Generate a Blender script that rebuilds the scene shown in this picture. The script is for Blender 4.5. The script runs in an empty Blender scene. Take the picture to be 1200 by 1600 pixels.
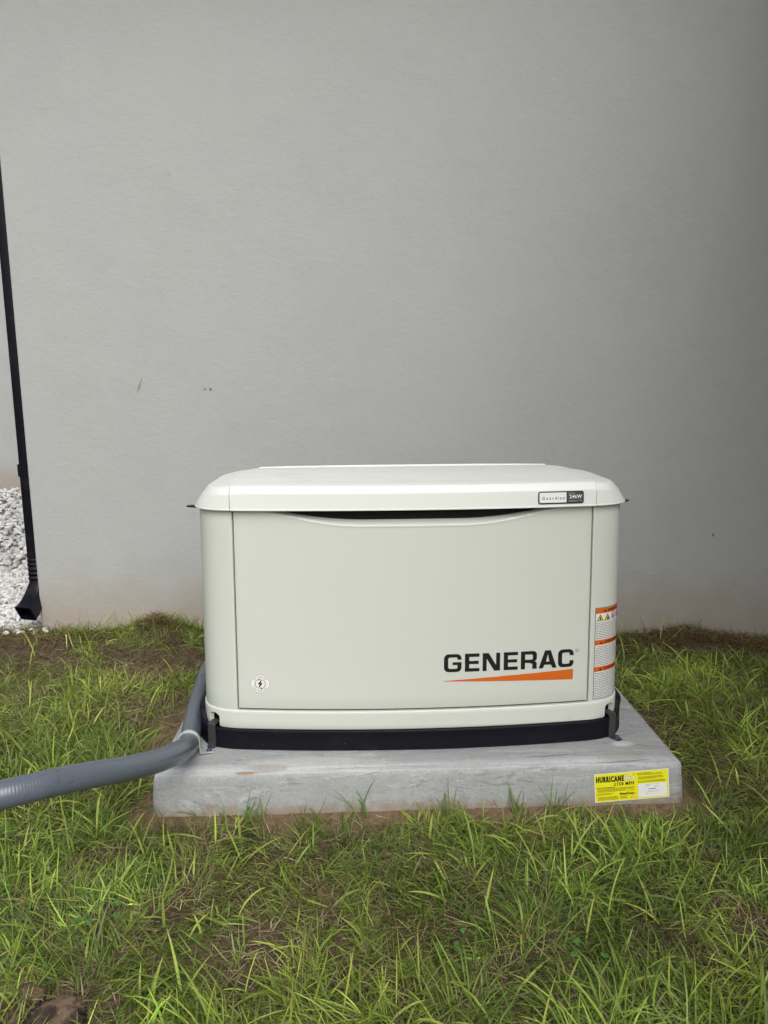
import bpy, bmesh, math, random
import numpy as np
from mathutils import Vector, Matrix
random.seed(7)
RNG = np.random.default_rng(11)
SC = bpy.context.scene
COL = SC.collection
PI = math.pi

# ------------------------------------------------------------ camera
cam_d = bpy.data.cameras.new("camera")
cam = bpy.data.objects.new("camera", cam_d)
COL.objects.link(cam)
cam_d.sensor_fit = 'VERTICAL'
cam_d.sensor_height = 24.0
cam_d.lens = 1155.0 / 1600.0 * 24.0
cam_d.clip_start = 0.02
cam_d.clip_end = 2000
_p, _y, _r = (math.radians(a) for a in (9.8, 2.05, -0.44))
F = Vector((math.sin(_y) * math.cos(_p), math.cos(_y) * math.cos(_p), -math.sin(_p)))
RT = Vector((math.cos(_y), -math.sin(_y), 0))
UP = RT.cross(F)
RT2 = math.cos(_r) * RT + math.sin(_r) * UP
UP2 = -math.sin(_r) * RT + math.cos(_r) * UP
M3 = Matrix((RT2, UP2, -F)).transposed()
cam.matrix_world = Matrix.Translation((-0.1556, -1.779, 0.9907)) @ M3.to_4x4()
SC.camera = cam

# ------------------------------------------------------------ world and sun
SUN_EL, SUN_AZ = math.radians(46), math.radians(163)      # azimuth clockwise from +Y: behind the camera, to the left
world = bpy.data.worlds.new("World")
SC.world = world
world.use_nodes = True
wn, wl = world.node_tree.nodes, world.node_tree.links
wn.clear()
sky = wn.new('ShaderNodeTexSky')
sky.sky_type = 'NISHITA'
sky.sun_disc = False
sky.sun_elevation = SUN_EL
sky.sun_rotation = SUN_AZ
sky.air_density = 1.2
sky.dust_density = 6.0
sky.ozone_density = 1.0
hsv = wn.new('ShaderNodeHueSaturation')
hsv.inputs['Saturation'].default_value = 0.30
bg = wn.new('ShaderNodeBackground')
bg.inputs['Strength'].default_value = 0.15
wo = wn.new('ShaderNodeOutputWorld')
wl.new(sky.outputs[0], hsv.inputs['Color'])
wl.new(hsv.outputs[0], bg.inputs['Color'])
wl.new(bg.outputs[0], wo.inputs['Surface'])

sun_d = bpy.data.lights.new("sun", 'SUN')
sun_d.energy = 1.5
sun_d.angle = math.radians(55)
sun_d.color = (1.0, 0.985, 0.955)
sun = bpy.data.objects.new("sun", sun_d)
COL.objects.link(sun)
_sd = Vector((math.sin(SUN_AZ) * math.cos(SUN_EL), math.cos(SUN_AZ) * math.cos(SUN_EL), math.sin(SUN_EL)))
sun.rotation_euler = _sd.to_track_quat('Z', 'Y').to_euler()
sun.location = (-3, -4, 8)

SC.render.engine = 'CYCLES'
SC.view_settings.view_transform = 'Standard'
SC.view_settings.look = 'None'
SC.view_settings.gamma = 1.0
SC.view_settings.exposure = 0.0
SC.render.resolution_x, SC.render.resolution_y = 768, 1024
SC.cycles.max_bounces = 8

# ------------------------------------------------------------ helpers
def tag(o, label=None, cat=None, group=None, kind=None):
    if label: o['label'] = label
    if cat: o['category'] = cat
    if group: o['group'] = group
    if kind: o['kind'] = kind
    return o

def empty(name, loc, label, cat, group=None):
    o = bpy.data.objects.new(name, None)
    COL.objects.link(o)
    o.empty_display_size = 0.1
    o.location = loc
    return tag(o, label, cat, group)

def link_mesh(name, me, mats, parent=None, smooth=True):
    o = bpy.data.objects.new(name, me)
    COL.objects.link(o)
    if not isinstance(mats, (list, tuple)): mats = [mats]
    for m in mats: me.materials.append(m)
    if smooth is not None:
        for p in me.polygons: p.use_smooth = smooth
    if parent:
        o.parent = parent
        o.matrix_parent_inverse = Matrix.Translation(-Vector(parent.location))
    return o

def from_bm(name, bm, mats, parent=None, smooth=False, recalc=True):
    if recalc: bmesh.ops.recalc_face_normals(bm, faces=bm.faces[:])
    me = bpy.data.meshes.new(name)
    bm.to_mesh(me)
    bm.free()
    return link_mesh(name, me, mats, parent, smooth)

def auto_smooth(o, deg=35):
    me = o.data
    bm = bmesh.new(); bm.from_mesh(me)
    lim = math.radians(deg)
    for e in bm.edges:
        e.smooth = not (len(e.link_faces) == 2 and e.calc_face_angle(0) > lim)
    for f in bm.faces: f.smooth = True
    bm.to_mesh(me); bm.free()
    return o

def np_mesh(name, verts, faces, mats, parent=None, smooth=True, color=None, fl=None):
    """faces: (n,k) int array, or list of arrays with k=3 and k=4"""
    me = bpy.data.meshes.new(name)
    if not isinstance(faces, list): faces = [faces]
    nv = len(verts)
    me.vertices.add(nv)
    me.vertices.foreach_set('co', np.ascontiguousarray(verts, dtype=np.float32).ravel())
    loops = np.concatenate([f.ravel() for f in faces]).astype(np.int32)
    tot = np.concatenate([np.full(len(f), f.shape[1]) for f in faces]).astype(np.int32)
    st = np.concatenate([[0], np.cumsum(tot)[:-1]]).astype(np.int32)
    me.loops.add(len(loops)); me.loops.foreach_set('vertex_index', loops)
    me.polygons.add(len(tot)); me.polygons.foreach_set('loop_start', st)
    try: me.polygons.foreach_set('loop_total', tot)
    except Exception: pass
    me.polygons.foreach_set('use_smooth', np.full(len(tot), bool(smooth)))
    me.update(calc_edges=True)
    if color is not None:
        a = me.color_attributes.new('Col', 'FLOAT_COLOR', 'POINT')
        c = np.ones((nv, 4), np.float32); c[:, :3] = color
        a.data.foreach_set('color', c.ravel())
    return link_mesh(name, me, mats, parent, None)

# ---- value noise in numpy
_G = RNG.random((256, 256))
def vnoise(x, y, s, ox=0.0, oy=0.0):
    x = np.asarray(x, float) / s + ox + 1000; y = np.asarray(y, float) / s + oy + 1000
    xi, yi = np.floor(x).astype(int), np.floor(y).astype(int)
    fx, fy = x - xi, y - yi
    fx = fx * fx * (3 - 2 * fx); fy = fy * fy * (3 - 2 * fy)
    g = lambda a, b: _G[a % 256, b % 256]
    return (g(xi, yi) * (1 - fx) * (1 - fy) + g(xi + 1, yi) * fx * (1 - fy) + g(xi, yi + 1) * (1 - fx) * fy + g(xi + 1, yi + 1) * fx * fy)
def fbm(x, y, s, o=3, ox=0):
    r, a, t = 0, 1.0, 0
    for k in range(o):
        r = r + a * vnoise(x, y, s / 2 ** k, ox + 17.3 * k, 5.1 * k + ox); t += a; a *= .5
    return r / t
def sst(a, b, x):
    t = np.clip((np.asarray(x, float) - a) / (b - a), 0, 1)
    return t * t * (3 - 2 * t)

# ------------------------------------------------------------ materials
class NT:
    def __init__(s, name):
        s.m = bpy.data.materials.new(name); s.m.use_nodes = True
        s.n, s.l = s.m.node_tree.nodes, s.m.node_tree.links
        s.b = s.n['Principled BSDF']; s.out = s.n['Material Output']
        s.tc = s.n.new('ShaderNodeTexCoord')
    def noise(s, scale, detail=4, rough=.55, coord='Object', stretch=None, dist=0):
        n = s.n.new('ShaderNodeTexNoise'); n.inputs['Scale'].default_value = scale
        n.inputs['Detail'].default_value = detail; n.inputs['Roughness'].default_value = rough
        n.inputs['Distortion'].default_value = dist
        src = s.tc.outputs[coord]
        if stretch:
            mp = s.n.new('ShaderNodeMapping'); mp.inputs['Scale'].default_value = stretch
            s.l.new(src, mp.inputs['Vector']); src = mp.outputs[0]
        s.l.new(src, n.inputs['Vector'])
        return n.outputs['Fac']
    def ramp(s, fac, stops):
        r = s.n.new('ShaderNodeValToRGB'); e = r.color_ramp.elements
        while len(e) < len(stops): e.new(.5)
        for k, (p, c) in enumerate(stops):
            e[k].position = p
            e[k].color = (c, c, c, 1) if isinstance(c, (int, float)) else (*c, 1)
        s.l.new(fac, r.inputs[0]); return r.outputs[0]
    def mix(s, fac, a, b, mode='MIX'):
        m = s.n.new('ShaderNodeMix'); m.data_type = 'RGBA'; m.blend_type = mode
        for i, v in ((0, fac), (6, a), (7, b)):
            if isinstance(v, (int, float)): m.inputs[i].default_value = v if i == 0 else (v, v, v, 1)
            elif isinstance(v, tuple): m.inputs[i].default_value = (*v, 1)
            else: s.l.new(v, m.inputs[i])
        return m.outputs[2]
    def math(s, op, a, b=None, c=None):
        m = s.n.new('ShaderNodeMath'); m.operation = op
        for i, v in enumerate((a, b, c)):
            if v is None: continue
            if isinstance(v, (int, float)): m.inputs[i].default_value = v
            else: s.l.new(v, m.inputs[i])
        return m.outputs[0]
    def mapr(s, v, a, b, c=0., d=1.):
        m = s.n.new('ShaderNodeMapRange'); m.interpolation_type = 'SMOOTHSTEP'
        s.l.new(v, m.inputs[0])
        for i, q in enumerate((a, b, c, d)): m.inputs[1 + i].default_value = q
        return m.outputs[0]
    def xyz(s, coord='Object'):
        n = s.n.new('ShaderNodeSeparateXYZ'); s.l.new(s.tc.outputs[coord], n.inputs[0]); return n.outputs
    def bump(s, h, strength, dist, prev=None):
        b = s.n.new('ShaderNodeBump'); b.inputs['Strength'].default_value = strength
        b.inputs['Distance'].default_value = dist
        s.l.new(h, b.inputs['Height'])
        if prev is not None: s.l.new(prev, b.inputs['Normal'])
        return b.outputs[0]
    def set(s, color=None, rough=None, spec=None, metal=None, normal=None, coat=None):
        for k, v in (('Base Color', color), ('Roughness', rough), ('Specular IOR Level', spec), ('Metallic', metal), ('Normal', normal), ('Coat Weight', coat)):
            if v is None: continue
            if isinstance(v, tuple): s.b.inputs[k].default_value = (*v, 1)
            elif isinstance(v, (int, float)): s.b.inputs[k].default_value = v
            else: s.l.new(v, s.b.inputs[k])
        return s.m

def spot(s, X, Y, Z, cx, cy, cz, rx, ry, rz, warp, soft=.5):
    """a soft-edged irregular patch mask: 1 inside"""
    acc = None
    for a, c, r in ((X, cx, rx), (Y, cy, ry), (Z, cz, rz)):
        if r is None: continue
        q = s.math('POWER', s.math('ABSOLUTE', s.math('DIVIDE', s.math('SUBTRACT', a, c), r)), 2.0)
        acc = q if acc is None else s.math('ADD', acc, q)
    d = s.math('ADD', acc, s.math('MULTIPLY', s.math('SUBTRACT', warp, .5), 2.2))
    return s.mapr(d, 1 - soft, 1 + soft, 1., 0.)

def m_stucco():
    s = NT('painted_stucco')
    X, Y, Z = s.xyz()
    big = s.noise(1.1, 3, .5, dist=.4)
    base = s.ramp(big, [(.3, (.394, .408, .410)), (.5, (.405, .414, .415)), (.72, (.388, .398, .402))])
    med = s.noise(6, 5, .6, stretch=(1, 1, 1.8))
    base = s.mix(s.mapr(med, .35, .75, 0., .10), base, (.34, .345, .34))
    fine = s.noise(130, 3, .6, stretch=(.8, .8, 1.2))
    base = s.mix(s.mapr(fine, .56, .80, 0., .10), base, (.30, .30, .29))
    pat = s.noise(2.6, 6, .68, dist=.9)
    base = s.mix(s.mapr(pat, .52, .62, 0., .09), base, (.30, .31, .31))
    trow = s.noise(9, 4, .6, stretch=(.5, .5, 1.6), dist=1.5)
    base = s.mix(s.mapr(trow, .60, .72, 0., .10), base, (.50, .51, .50))
    # splashed soil tint near the foot of the wall
    edge = s.math('ADD', Z, s.math('MULTIPLY', s.math('SUBTRACT', s.noise(7, 5, .65), .5), .30))
    base = s.mix(s.mapr(edge, -.10, .26, .72, 0.), base, (.34, .285, .22))
    spk = s.noise(75, 2, .5)
    lowz = s.mapr(Z, .0, .45, 1., .15)
    base = s.mix(s.math('MULTIPLY', s.mapr(spk, .73, .78, 0., .6), lowz), base, (.25, .19, .13))
    h1 = s.noise(150, 4, .7, stretch=(.85, .85, 1.2))
    h2 = s.noise(34, 5, .62, stretch=(.85, .85, 1.25))
    h3 = s.noise(4.5, 3, .5)
    n = s.bump(h3, .14, .010)
    n = s.bump(h2, .38, .0042, n)
    n = s.bump(h1, .65, .0020, n)
    return s.set(base, .85, .25, normal=n)

def m_powder(name, col, rough=.36, bump=.06):
    s = NT(name)
    v = s.noise(3.5, 4, .6)
    c = s.mix(s.mapr(v, .35, .7, 0., .05), col, tuple(x * .82 for x in col))
    d = s.noise(26, 5, .7, stretch=(.6, 1, 1))
    c = s.mix(s.mapr(d, .58, .80, 0., .07), c, (.42, .38, .30))
    r = s.mapr(d, .3, .8, rough - .05, rough + .12)
    n = s.bump(s.noise(420, 2, .5), bump, .0006)
    n = s.bump(s.noise(3, 2, .5), .10, .004, n)
    return s.set(c, r, .5, normal=n)

def m_lid():
    s = NT('lid_paint')
    X, Y, Z = s.xyz()
    c = s.mix(s.mapr(s.noise(5, 4, .6), .35, .7, 0., .06), (.73, .75, .72), (.62, .64, .61))
    # dried water marks and dust on the flat top
    up = s.mapr(Z, .728, .734, 0., 1.)
    d = s.noise(11, 6, .75, stretch=(.35, 1.3, 1), dist=.8)
    c = s.mix(s.math('MULTIPLY', s.mapr(d, .50, .68, 0., .30), up), c, (.46, .43, .36))
    streak = s.noise(60, 3, .6, stretch=(.03, .03, 1.))
    c = s.mix(s.mapr(streak, .55, .75, 0., .10), c, (.60, .60, .56))
    r = s.mapr(d, .35, .75, .36, .62)
    n = s.bump(s.noise(420, 2, .5), .06, .0006)
    return s.set(c, r, .5, normal=n)

def m_black(name, col, rough, dust=.25, spec=.22):
    s = NT(name)
    v = s.noise(18, 5, .7)
    c = s.mix(s.mapr(v, .5, .8, 0., dust), col, (.17, .16, .15))
    sp = s.noise(160, 2, .5)
    c = s.mix(s.mapr(sp, .74, .78, 0., .6), c, (.35, .30, .24))
    n = s.bump(s.noise(300, 3, .6), .18, .0008)
    return s.set(c, s.mapr(v, .3, .8, rough - .05, rough + .15), spec, normal=n)

def m_plain(name, col, rough=.5, metal=0., spec=.5, var=.08):
    s = NT(name)
    c = s.mix(s.mapr(s.noise(60, 3, .6), .35, .75, 0., var), col, tuple(x * .5 for x in col))
    return s.set(c, rough, spec, metal)

def m_pad():
    s = NT('pad_cement')
    X, Y, Z = s.xyz()
    c = s.ramp(s.noise(3.2, 4, .6), [(.3, (.320, .337, .340)), (.7, (.395, .412, .415))])
    trowel = s.noise(22, 5, .7, stretch=(.22, 1.6, 1.2), dist=1.2)
    c = s.mix(s.mapr(trowel, .50, .66, 0., .55), c, (.55, .57, .58))
    dk = s.noise(17, 6, .75, stretch=(.3, 1.3, 1.5), dist=1.6)
    c = s.mix(s.mapr(dk, .54, .66, 0., .60), c, (.17, .17, .17))
    fine = s.noise(240, 4, .7)
    c = s.mix(s.mapr(fine, .5, .75, 0., .22), c, (.27, .27, .265))
    w = s.noise(55, 5, .7); w2 = s.noise(20, 4, .7)
    # lighter band along the front arris
    arris = s.math('MULTIPLY', s.mapr(Y, .000, .008, 0., 1.), s.mapr(Y, .016, .060, 1., 0.))
    c = s.mix(s.math('MULTIPLY', arris, s.mapr(s.noise(9, 4, .6, stretch=(.4, 1, 1)), .3, .6, .25, .8)), c, (.60, .61, .63))
    iso = s.noise(60, 6, .8)
    c = s.mix(s.mapr(iso, .52, .66, 0., .35), c, (.22, .22, .215))
    iso2 = s.noise(90, 5, .8)
    c = s.mix(s.mapr(iso2, .54, .68, 0., .40), c, (.60, .61, .62))
    dots = s.noise(140, 3, .6)
    c = s.mix(s.mapr(dots, .62, .70, 0., .5), c, (.20, .20, .20))
    def sp(cx, cy, rx, ry, col, amt, ww=w, soft=.5, rz=None, cz=0):
        nonlocal c
        m = spot(s, X, Y, Z, cx, cy, cz, rx, ry, rz, ww, soft)
        c = s.mix(s.math('MULTIPLY', m, amt), c, col)
    sp(-.455, .010, .028, .008, (.33, .20, .11), .85)            # smear of clay on the front edge
    sp(-.40, .03, .05, .02, (.30, .25, .19), .45)
    sp(.572, .113, .030, .014, (.72, .71, .69), .85, s.noise(75, 6, .8), .8)              # pale grout dust beside the anchor
    sp(.55, .05, .07, .03, (.34, .31, .26), .45, w2)
    sp(.62, .12, .05, .03, (.36, .34, .30), .35, w2)
    sp(-.30, .06, .16, .02, (.56, .55, .53), .5, w2)
    # loose dry soil crumbs
    spk = s.noise(95, 3, .6)
    area = s.mapr(s.noise(5, 3, .5), .48, .62, 0., 1.)
    c = s.mix(s.math('MULTIPLY', s.mapr(spk, .68, .73, 0., .8), area), c, (.25, .17, .10))
    # splashes of soil on the lowest part of the sides
    edge = s.math('ADD', Z, s.math('MULTIPLY', s.math('SUBTRACT', s.noise(26, 5, .7), .5), .09))
    c = s.mix(s.mapr(edge, -.112, -.070, .75, 0.), c, (.28, .215, .15))
    h = s.noise(28, 6, .72, stretch=(.35, 1.2, 1.2), dist=.8)
    n = s.bump(iso, .5, .003)
    n = s.bump(h, .6, .004, n)
    n = s.bump(fine, .6, .0016, n)
    return s.set(c, .78, .3, normal=n)

def m_conduit():
    s = NT('conduit_plastic')
    uv = s.n.new('ShaderNodeSeparateXYZ'); s.l.new(s.tc.outputs['UV'], uv.inputs[0])
    rib = s.math('SINE', s.math('MULTIPLY', uv.outputs[0], 2 * PI / .0052))
    rib = s.math('MULTIPLY', s.math('ADD', rib, 1.), .5)
    c = s.mix(s.mapr(s.noise(9, 4, .6), .35, .7, 0., .15), (.105, .125, .158), (.130, .148, .176))
    c = s.mix(s.mapr(s.noise(90, 4, .7), .60, .80, 0., .22), c, (.22, .20, .18))
    # rubbed dark scuffs where the tube was handled
    u = uv.outputs[0]
    band = s.math('MULTIPLY', s.mapr(s.noise(160, 4, .8, stretch=(1, .4, 1)), .50, .62, 0., 1.), s.mapr(s.noise(7, 2, .5), .56, .64, 0., .8))
    c = s.mix(band, c, (.035, .04, .05))
    n = s.bump(rib, .28, .0007)
    n = s.bump(s.noise(60, 3, .6), .08, .001, n)
    return s.set(c, .25, .5, normal=n)

def m_soil():
    s = NT('soil')
    at = s.n.new('ShaderNodeAttribute'); at.attribute_name = 'Col'
    sep = s.n.new('ShaderNodeSeparateColor'); s.l.new(at.outputs['Color'], sep.inputs[0])
    clay, grav, far = sep.outputs[0], sep.outputs[1], sep.outputs[2]
    a = s.noise(14, 6, .7)
    c = s.ramp(a, [(.3, (.050, .034, .022)), (.5, (.095, .066, .042)), (.7, (.14, .10, .065))])
    cl = s.ramp(s.noise(40, 6, .75), [(.3, (.13, .082, .052)), (.5, (.22, .145, .095)), (.72, (.29, .205, .14))])
    c = s.mix(clay, c, cl)
    spk = s.noise(230, 3, .6)
    c = s.mix(s.mapr(spk, .60, .75, 0., .5), c, (.30, .24, .17))
    c = s.mix(grav, c, (.20, .20, .195))
    c = s.mix(far, c, (.10, .13, .045))
    n = s.bump(s.noise(45, 6, .75), .8, .010)
    n = s.bump(s.noise(220, 3, .7), .6, .003, n)
    return s.set(c, .95, .15, normal=n)

def m_leaf(name, rough=.5, trans=.35):
    s = NT(name)
    at = s.n.new('ShaderNodeAttribute'); at.attribute_name = 'Col'
    c = s.mix(s.mapr(s.noise(220, 2, .5), .4, .7, 0., .25), at.outputs['Color'], (.16, .16, .05), 'MIX')
    s.set(c, rough, .35)
    t = s.n.new('ShaderNodeBsdfTranslucent'); s.l.new(c, t.inputs['Color'])
    mx = s.n.new('ShaderNodeMixShader'); mx.inputs[0].default_value = trans
    s.l.new(s.b.outputs[0], mx.inputs[1]); s.l.new(t.outputs[0], mx.inputs[2])
    s.l.new(mx.outputs[0], s.out.inputs['Surface'])
    return s.m

def m_attr(name, rough=.8, bump=.3):
    s = NT(name)
    at = s.n.new('ShaderNodeAttribute'); at.attribute_name = 'Col'
    c = s.mix(s.mapr(s.noise(120, 4, .7), .5, .75, 0., .25), at.outputs['Color'], (.30, .28, .25))
    n = s.bump(s.noise(160, 4, .7), bump, .002)
    return s.set(c, rough, .3, normal=n)

def m_zinc():
    s = NT('zinc_plate')
    c = s.ramp(s.noise(45, 3, .6), [(.35, (.62, .66, .66)), (.65, (.82, .85, .82))])
    return s.set(c, .30, .5, .45, normal=s.bump(s.noise(200, 2, .5), .15, .0006))

STUCCO = m_stucco()
CREAM = m_powder('cream_paint', (.624, .648, .600), .40)
LID = m_lid()
TRAY = m_black('black_plastic', (.0035, .0040, .0085), .50, .06)
DARK = m_plain('dark_interior', (.006, .006, .006), .9)
BRACK = m_black('bracket_metal', (.045, .043, .042), .45, .45, .5)
DSP = m_black('downspout_black', (.004, .004, .009), .32, .05)
PAD = m_pad()
CONDUIT = m_conduit()
SOIL = m_soil()
LEAF = m_leaf('grass_blade', .48, .38)
STRAW = m_leaf('dry_straw', .8, .2)
PEBBLE = m_attr('white_stone', .75, .4)
CLOD = m_attr('clod_soil', .95, .8)
ZINC = m_zinc()
BOLTM = m_plain('blued_bolt', (.13, .20, .32), .35, .85)
INK = m_plain('ink_black', (.008, .008, .009), .45, var=0)
ORANGE = m_plain('ink_orange', (.66, .13, .012), .45, var=.03)
WHITE = m_plain('sticker_white', (.80, .81, .80), .4, var=.02)
GREYT = m_plain('ink_grey', (.20, .20, .21), .5, var=0)
LGREY = m_plain('ink_pale_grey', (.42, .43, .43), .5, var=0)
BADGE = m_plain('badge_charcoal', (.05, .055, .07), .4, var=.5)
YELLOW = m_plain('sticker_yellow', (.82, .78, .010), .45, var=.03)
HAZY = m_plain('hazard_yellow', (.75, .58, .03), .5, var=0)
REDB = m_plain('ink_red_brown', (.30, .07, .05), .5, var=0)
PURPLE = m_plain('ink_violet', (.33, .16, .40), .5, var=0)
SOFFIT = m_plain('soffit_white', (.55, .55, .54), .6)
SCUFF = m_plain('scuff_grey', (.27, .265, .22), .9)
SCUFFD = m_plain('scuff_dark', (.13, .125, .11), .9)

# ------------------------------------------------------------ ground
GZ = -0.112
def wall_y(x): return 1.400 - 0.060 * x          # front face of the house wall
def g_height(x, y):
    x = np.asarray(x, float); y = np.asarray(y, float)
    near = sst(9, 3, np.hypot(x, y))
    h = (fbm(x, y, .55, 4) - .5) * .050 + (fbm(x, y, .09, 3, 9) - .5) * .016
    h = h * near
    h += .026 * sst(.9, 1.45, y) * sst(.2, -1.2, x) * sst(-3.5, -2.5, x)     # banked soil, left foot of the wall
    h -= .030 * sst(.6, 1.3, y) * sst(.8, 1.6, x) * sst(3.5, 2.4, x)
    def bump(cx, cy, r, a): return a * np.exp(-((x - cx) ** 2 + (y - cy) ** 2) / r ** 2)
    h += bump(-1.05, 1.42, .11, .055) + bump(-1.35, 1.15, .16, .012) + bump(1.28, 1.28, .22, .030)
    h += bump(-1.37, 1.22, .05, -.03)
    # keep flat and just under the pad around it
    dx = np.maximum(np.abs(x) - .70, 0); dy = np.maximum(np.maximum(-.01 - y, y - .79), 0)
    d = np.hypot(dx, dy)
    k = sst(.0, .14, d)
    h = h * k + (1 - k) * (.006 * (fbm(x, y, .05, 3, 4) - .5) + .004)
    # gravel bed
    gr = gravel_mask(x, y)
    h = h * (1 - gr) + gr * (-.005 + .018 * near * (fbm(x, y, .4, 2) - .5))
    return GZ + h
def gravel_mask(x, y):
    x = np.asarray(x, float); y = np.asarray(y, float)
    lim = 1.46 + .10 * (vnoise(x, y, .25) - .5) + .10 * sst(-1.7, -2.6, x)
    return sst(0, .06, y - lim) * sst(-1.35, -1.50, x) * sst(-14, -13.5, x)
def clay_mask(x, y):
    x = np.asarray(x, float); y = np.asarray(y, float)
    n = fbm(x, y, .16, 3, 3)
    dx = np.maximum(np.abs(x) - .70, 0); dy = np.maximum(np.maximum(-.01 - y, y - .79), 0)
    d = np.hypot(dx, dy) + (n - .5) * .12
    m = sst(.10, .03, d)
    m = np.maximum(m, .9 * sst(.15, .04, np.hypot((x + .76) * 1.3, (y - .38) * .42) + (n - .5) * .14))
    return m
def spots(x, y, lst, n):
    m = 0
    for cx, cy, rx, ry, a in lst:
        d = np.hypot((x - cx) / rx, (y - cy) / ry) + (n - .5) * 1.1
        m = np.maximum(m, a * sst(1.15, .55, d))
    return m
BARE = [(-.383, -.47, .10, .09, .85), (-.70, -.62, .13, .09, 1.), (.58, -.46, .13, .10, .75), (.43, -.53, .08, .06, .6),
        (-.73, -.17, .10, .06, .7), (.46, -.317, .08, .05, .5), (-1.50, 1.20, .36, .17, 1.), (-.98, 1.10, .36, .17, 1.), (-1.95, 1.15, .25, .14, .9), (-.95, .86, .12, .12, .8),
        (1.42, 1.14, .38, .15, 1.), (1.15, .72, .12, .07, .5), (.80, .72, .06, .2, .7), (-.87, .62, .14, .24, .8), (-1.75, 1.42, .3, .12, .6), (.05, -.42, .07, .04, .4),
        (.82, .50, .08, .25, .6), (-1.75, .9, .3, .2, .6), (-1.3, .78, .18, .08, .45), (.95, .15, .1, .1, .4), (-.55, -.33, .07, .05, .5)]
def bare_mask(x, y):
    n = fbm(x, y, .12, 3, 21)
    return spots(x, y, BARE, n)

def build_ground():
    fx = np.concatenate([-np.geomspace(400, 3.0, 26), np.arange(-2.8, 2.81, .016), np.geomspace(3.0, 400, 26)])
    fy = np.concatenate([-np.geomspace(400, 1.7, 26), np.arange(-1.5, 1.75, .016), np.arange(1.8, 6.6, .08), np.geomspace(7, 400, 24)])
    X, Y = np.meshgrid(fx, fy)
    x, y = X.ravel(), Y.ravel()
    z = g_height(x, y)
    nx, ny = len(fx), len(fy)
    i = (np.arange(ny - 1)[:, None] * nx + np.arange(nx - 1)[None]).ravel()
    faces = np.stack([i, i + 1, i + nx + 1, i + nx], 1)
    far = sst(2.5, 4.5, np.hypot(x, y + .2)) * (1 - gravel_mask(x, y)) * .85
    col = np.stack([clay_mask(x, y), gravel_mask(x, y), far], 1)
    o = np_mesh('ground', np.stack([x, y, z], 1), faces, SOIL, color=col)
    tag(o, kind='structure')
build_ground()

# ------------------------------------------------------------ blades of grass
def blades(x, y, heading, length, width, lean, curl, color, tipcol=None, nseg=5, z0=None, twist=None, minz=.002, slant=None):
    n = len(x)
    z = g_height(x, y) - .004 if z0 is None else z0
    length = length * np.where((x > .38) & (x < .72) & (y > -.14) & (y < 0), np.where(y > -.06, .34, .52), 1.)   # trodden short in front of the sticker
    t = np.linspace(0, 1, nseg + 1)
    r = np.zeros((n, nseg + 1)); zz = np.zeros((n, nseg + 1))
    side = np.zeros((n, nseg + 1))
    ds = length / nseg
    if slant is None: slant = RNG.normal(0, .25, n)
    for k in range(1, nseg + 1):
        th = lean + curl * (t[k - .0 if False else k] - .5 / nseg)
        th = np.minimum(th, 2.1)
        r[:, k] = r[:, k - 1] + np.sin(th) * ds
        zz[:, k] = zz[:, k - 1] + np.cos(th) * ds
        side[:, k] = side[:, k - 1] + slant * ds * t[k]
    hx, hy = np.cos(heading), np.sin(heading)
    px = x[:, None] + hx[:, None] * r - hy[:, None] * side
    py = y[:, None] + hy[:, None] * r + hx[:, None] * side
    pz = z[:, None] + zz
    g = g_height(px[:, -1], py[:, -1])
    gm = np.maximum(z, g)[:, None] + minz
    pz[:, 1:] = np.maximum(pz[:, 1:], gm)
    w = width[:, None] * (np.array([.62, .95, 1, .88, .62, 0])[None] if nseg == 5 else (1 - t ** 2.2)[None] * np.where(t < .1, .7, 1)[None])
    tw = (RNG.normal(0, .5, n) if twist is None else twist)[:, None] + RNG.normal(0, .45, n)[:, None] * t[None]
    # width vector: horizontal perpendicular, rolled about the blade by the twist
    wx, wy = -hy[:, None] * np.cos(tw), hx[:, None] * np.cos(tw)
    wz = np.sin(tw)
    L = np.stack([px - wx * w / 2, py - wy * w / 2, pz - wz * w / 2], -1)
    R_ = np.stack([px + wx * w / 2, py + wy * w / 2, pz + wz * w / 2], -1)
    V = np.empty((n, 2 * nseg + 1, 3))
    V[:, 0:2 * nseg:2] = L[:, :nseg]; V[:, 1:2 * nseg:2] = R_[:, :nseg]
    V[:, 2 * nseg] = np.stack([px[:, -1], py[:, -1], pz[:, -1]], -1)
    b = (np.arange(n) * (2 * nseg + 1))[:, None]
    q = np.concatenate([b + np.array([[2 * k, 2 * k + 1, 2 * k + 3, 2 * k + 2]]) for k in range(nseg - 1)], 0)
    tr = b + np.array([[2 * nseg - 2, 2 * nseg - 1, 2 * nseg]])
    C = np.repeat(color[:, None, :], 2 * nseg + 1, 1)
    if tipcol is not None:
        tt = np.concatenate([np.repeat(t[:nseg], 2), [1]])[None, :, None]
        C = C * (1 - tt ** 2) + tipcol[:, None, :] * tt ** 2
    return V.reshape(-1, 3), q, tr, C.reshape(-1, 3)

def merge(parts):
    V, Q, T, C, o = [], [], [], [], 0
    for v, q, t, c in parts:
        V.append(v); Q.append(q + o); T.append(t + o); C.append(c); o += len(v)
    return np.concatenate(V), [np.concatenate(Q), np.concatenate(T)], np.concatenate(C)

def on_lawn(x, y, m=.0):
    pad = (np.abs(x) < .705 + m) & (y > -.012 - m) & (y < .80 + m)
    house = (y > wall_y(x) - .012 - m) & (x > -1.62)
    wing = (x > 1.91) & (y > -3.21)
    return ~(pad | house | wing)

def scatter(n, x0, x1, y0, y1):
    return RNG.uniform(x0, x1, n), RNG.uniform(y0, y1, n)

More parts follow.
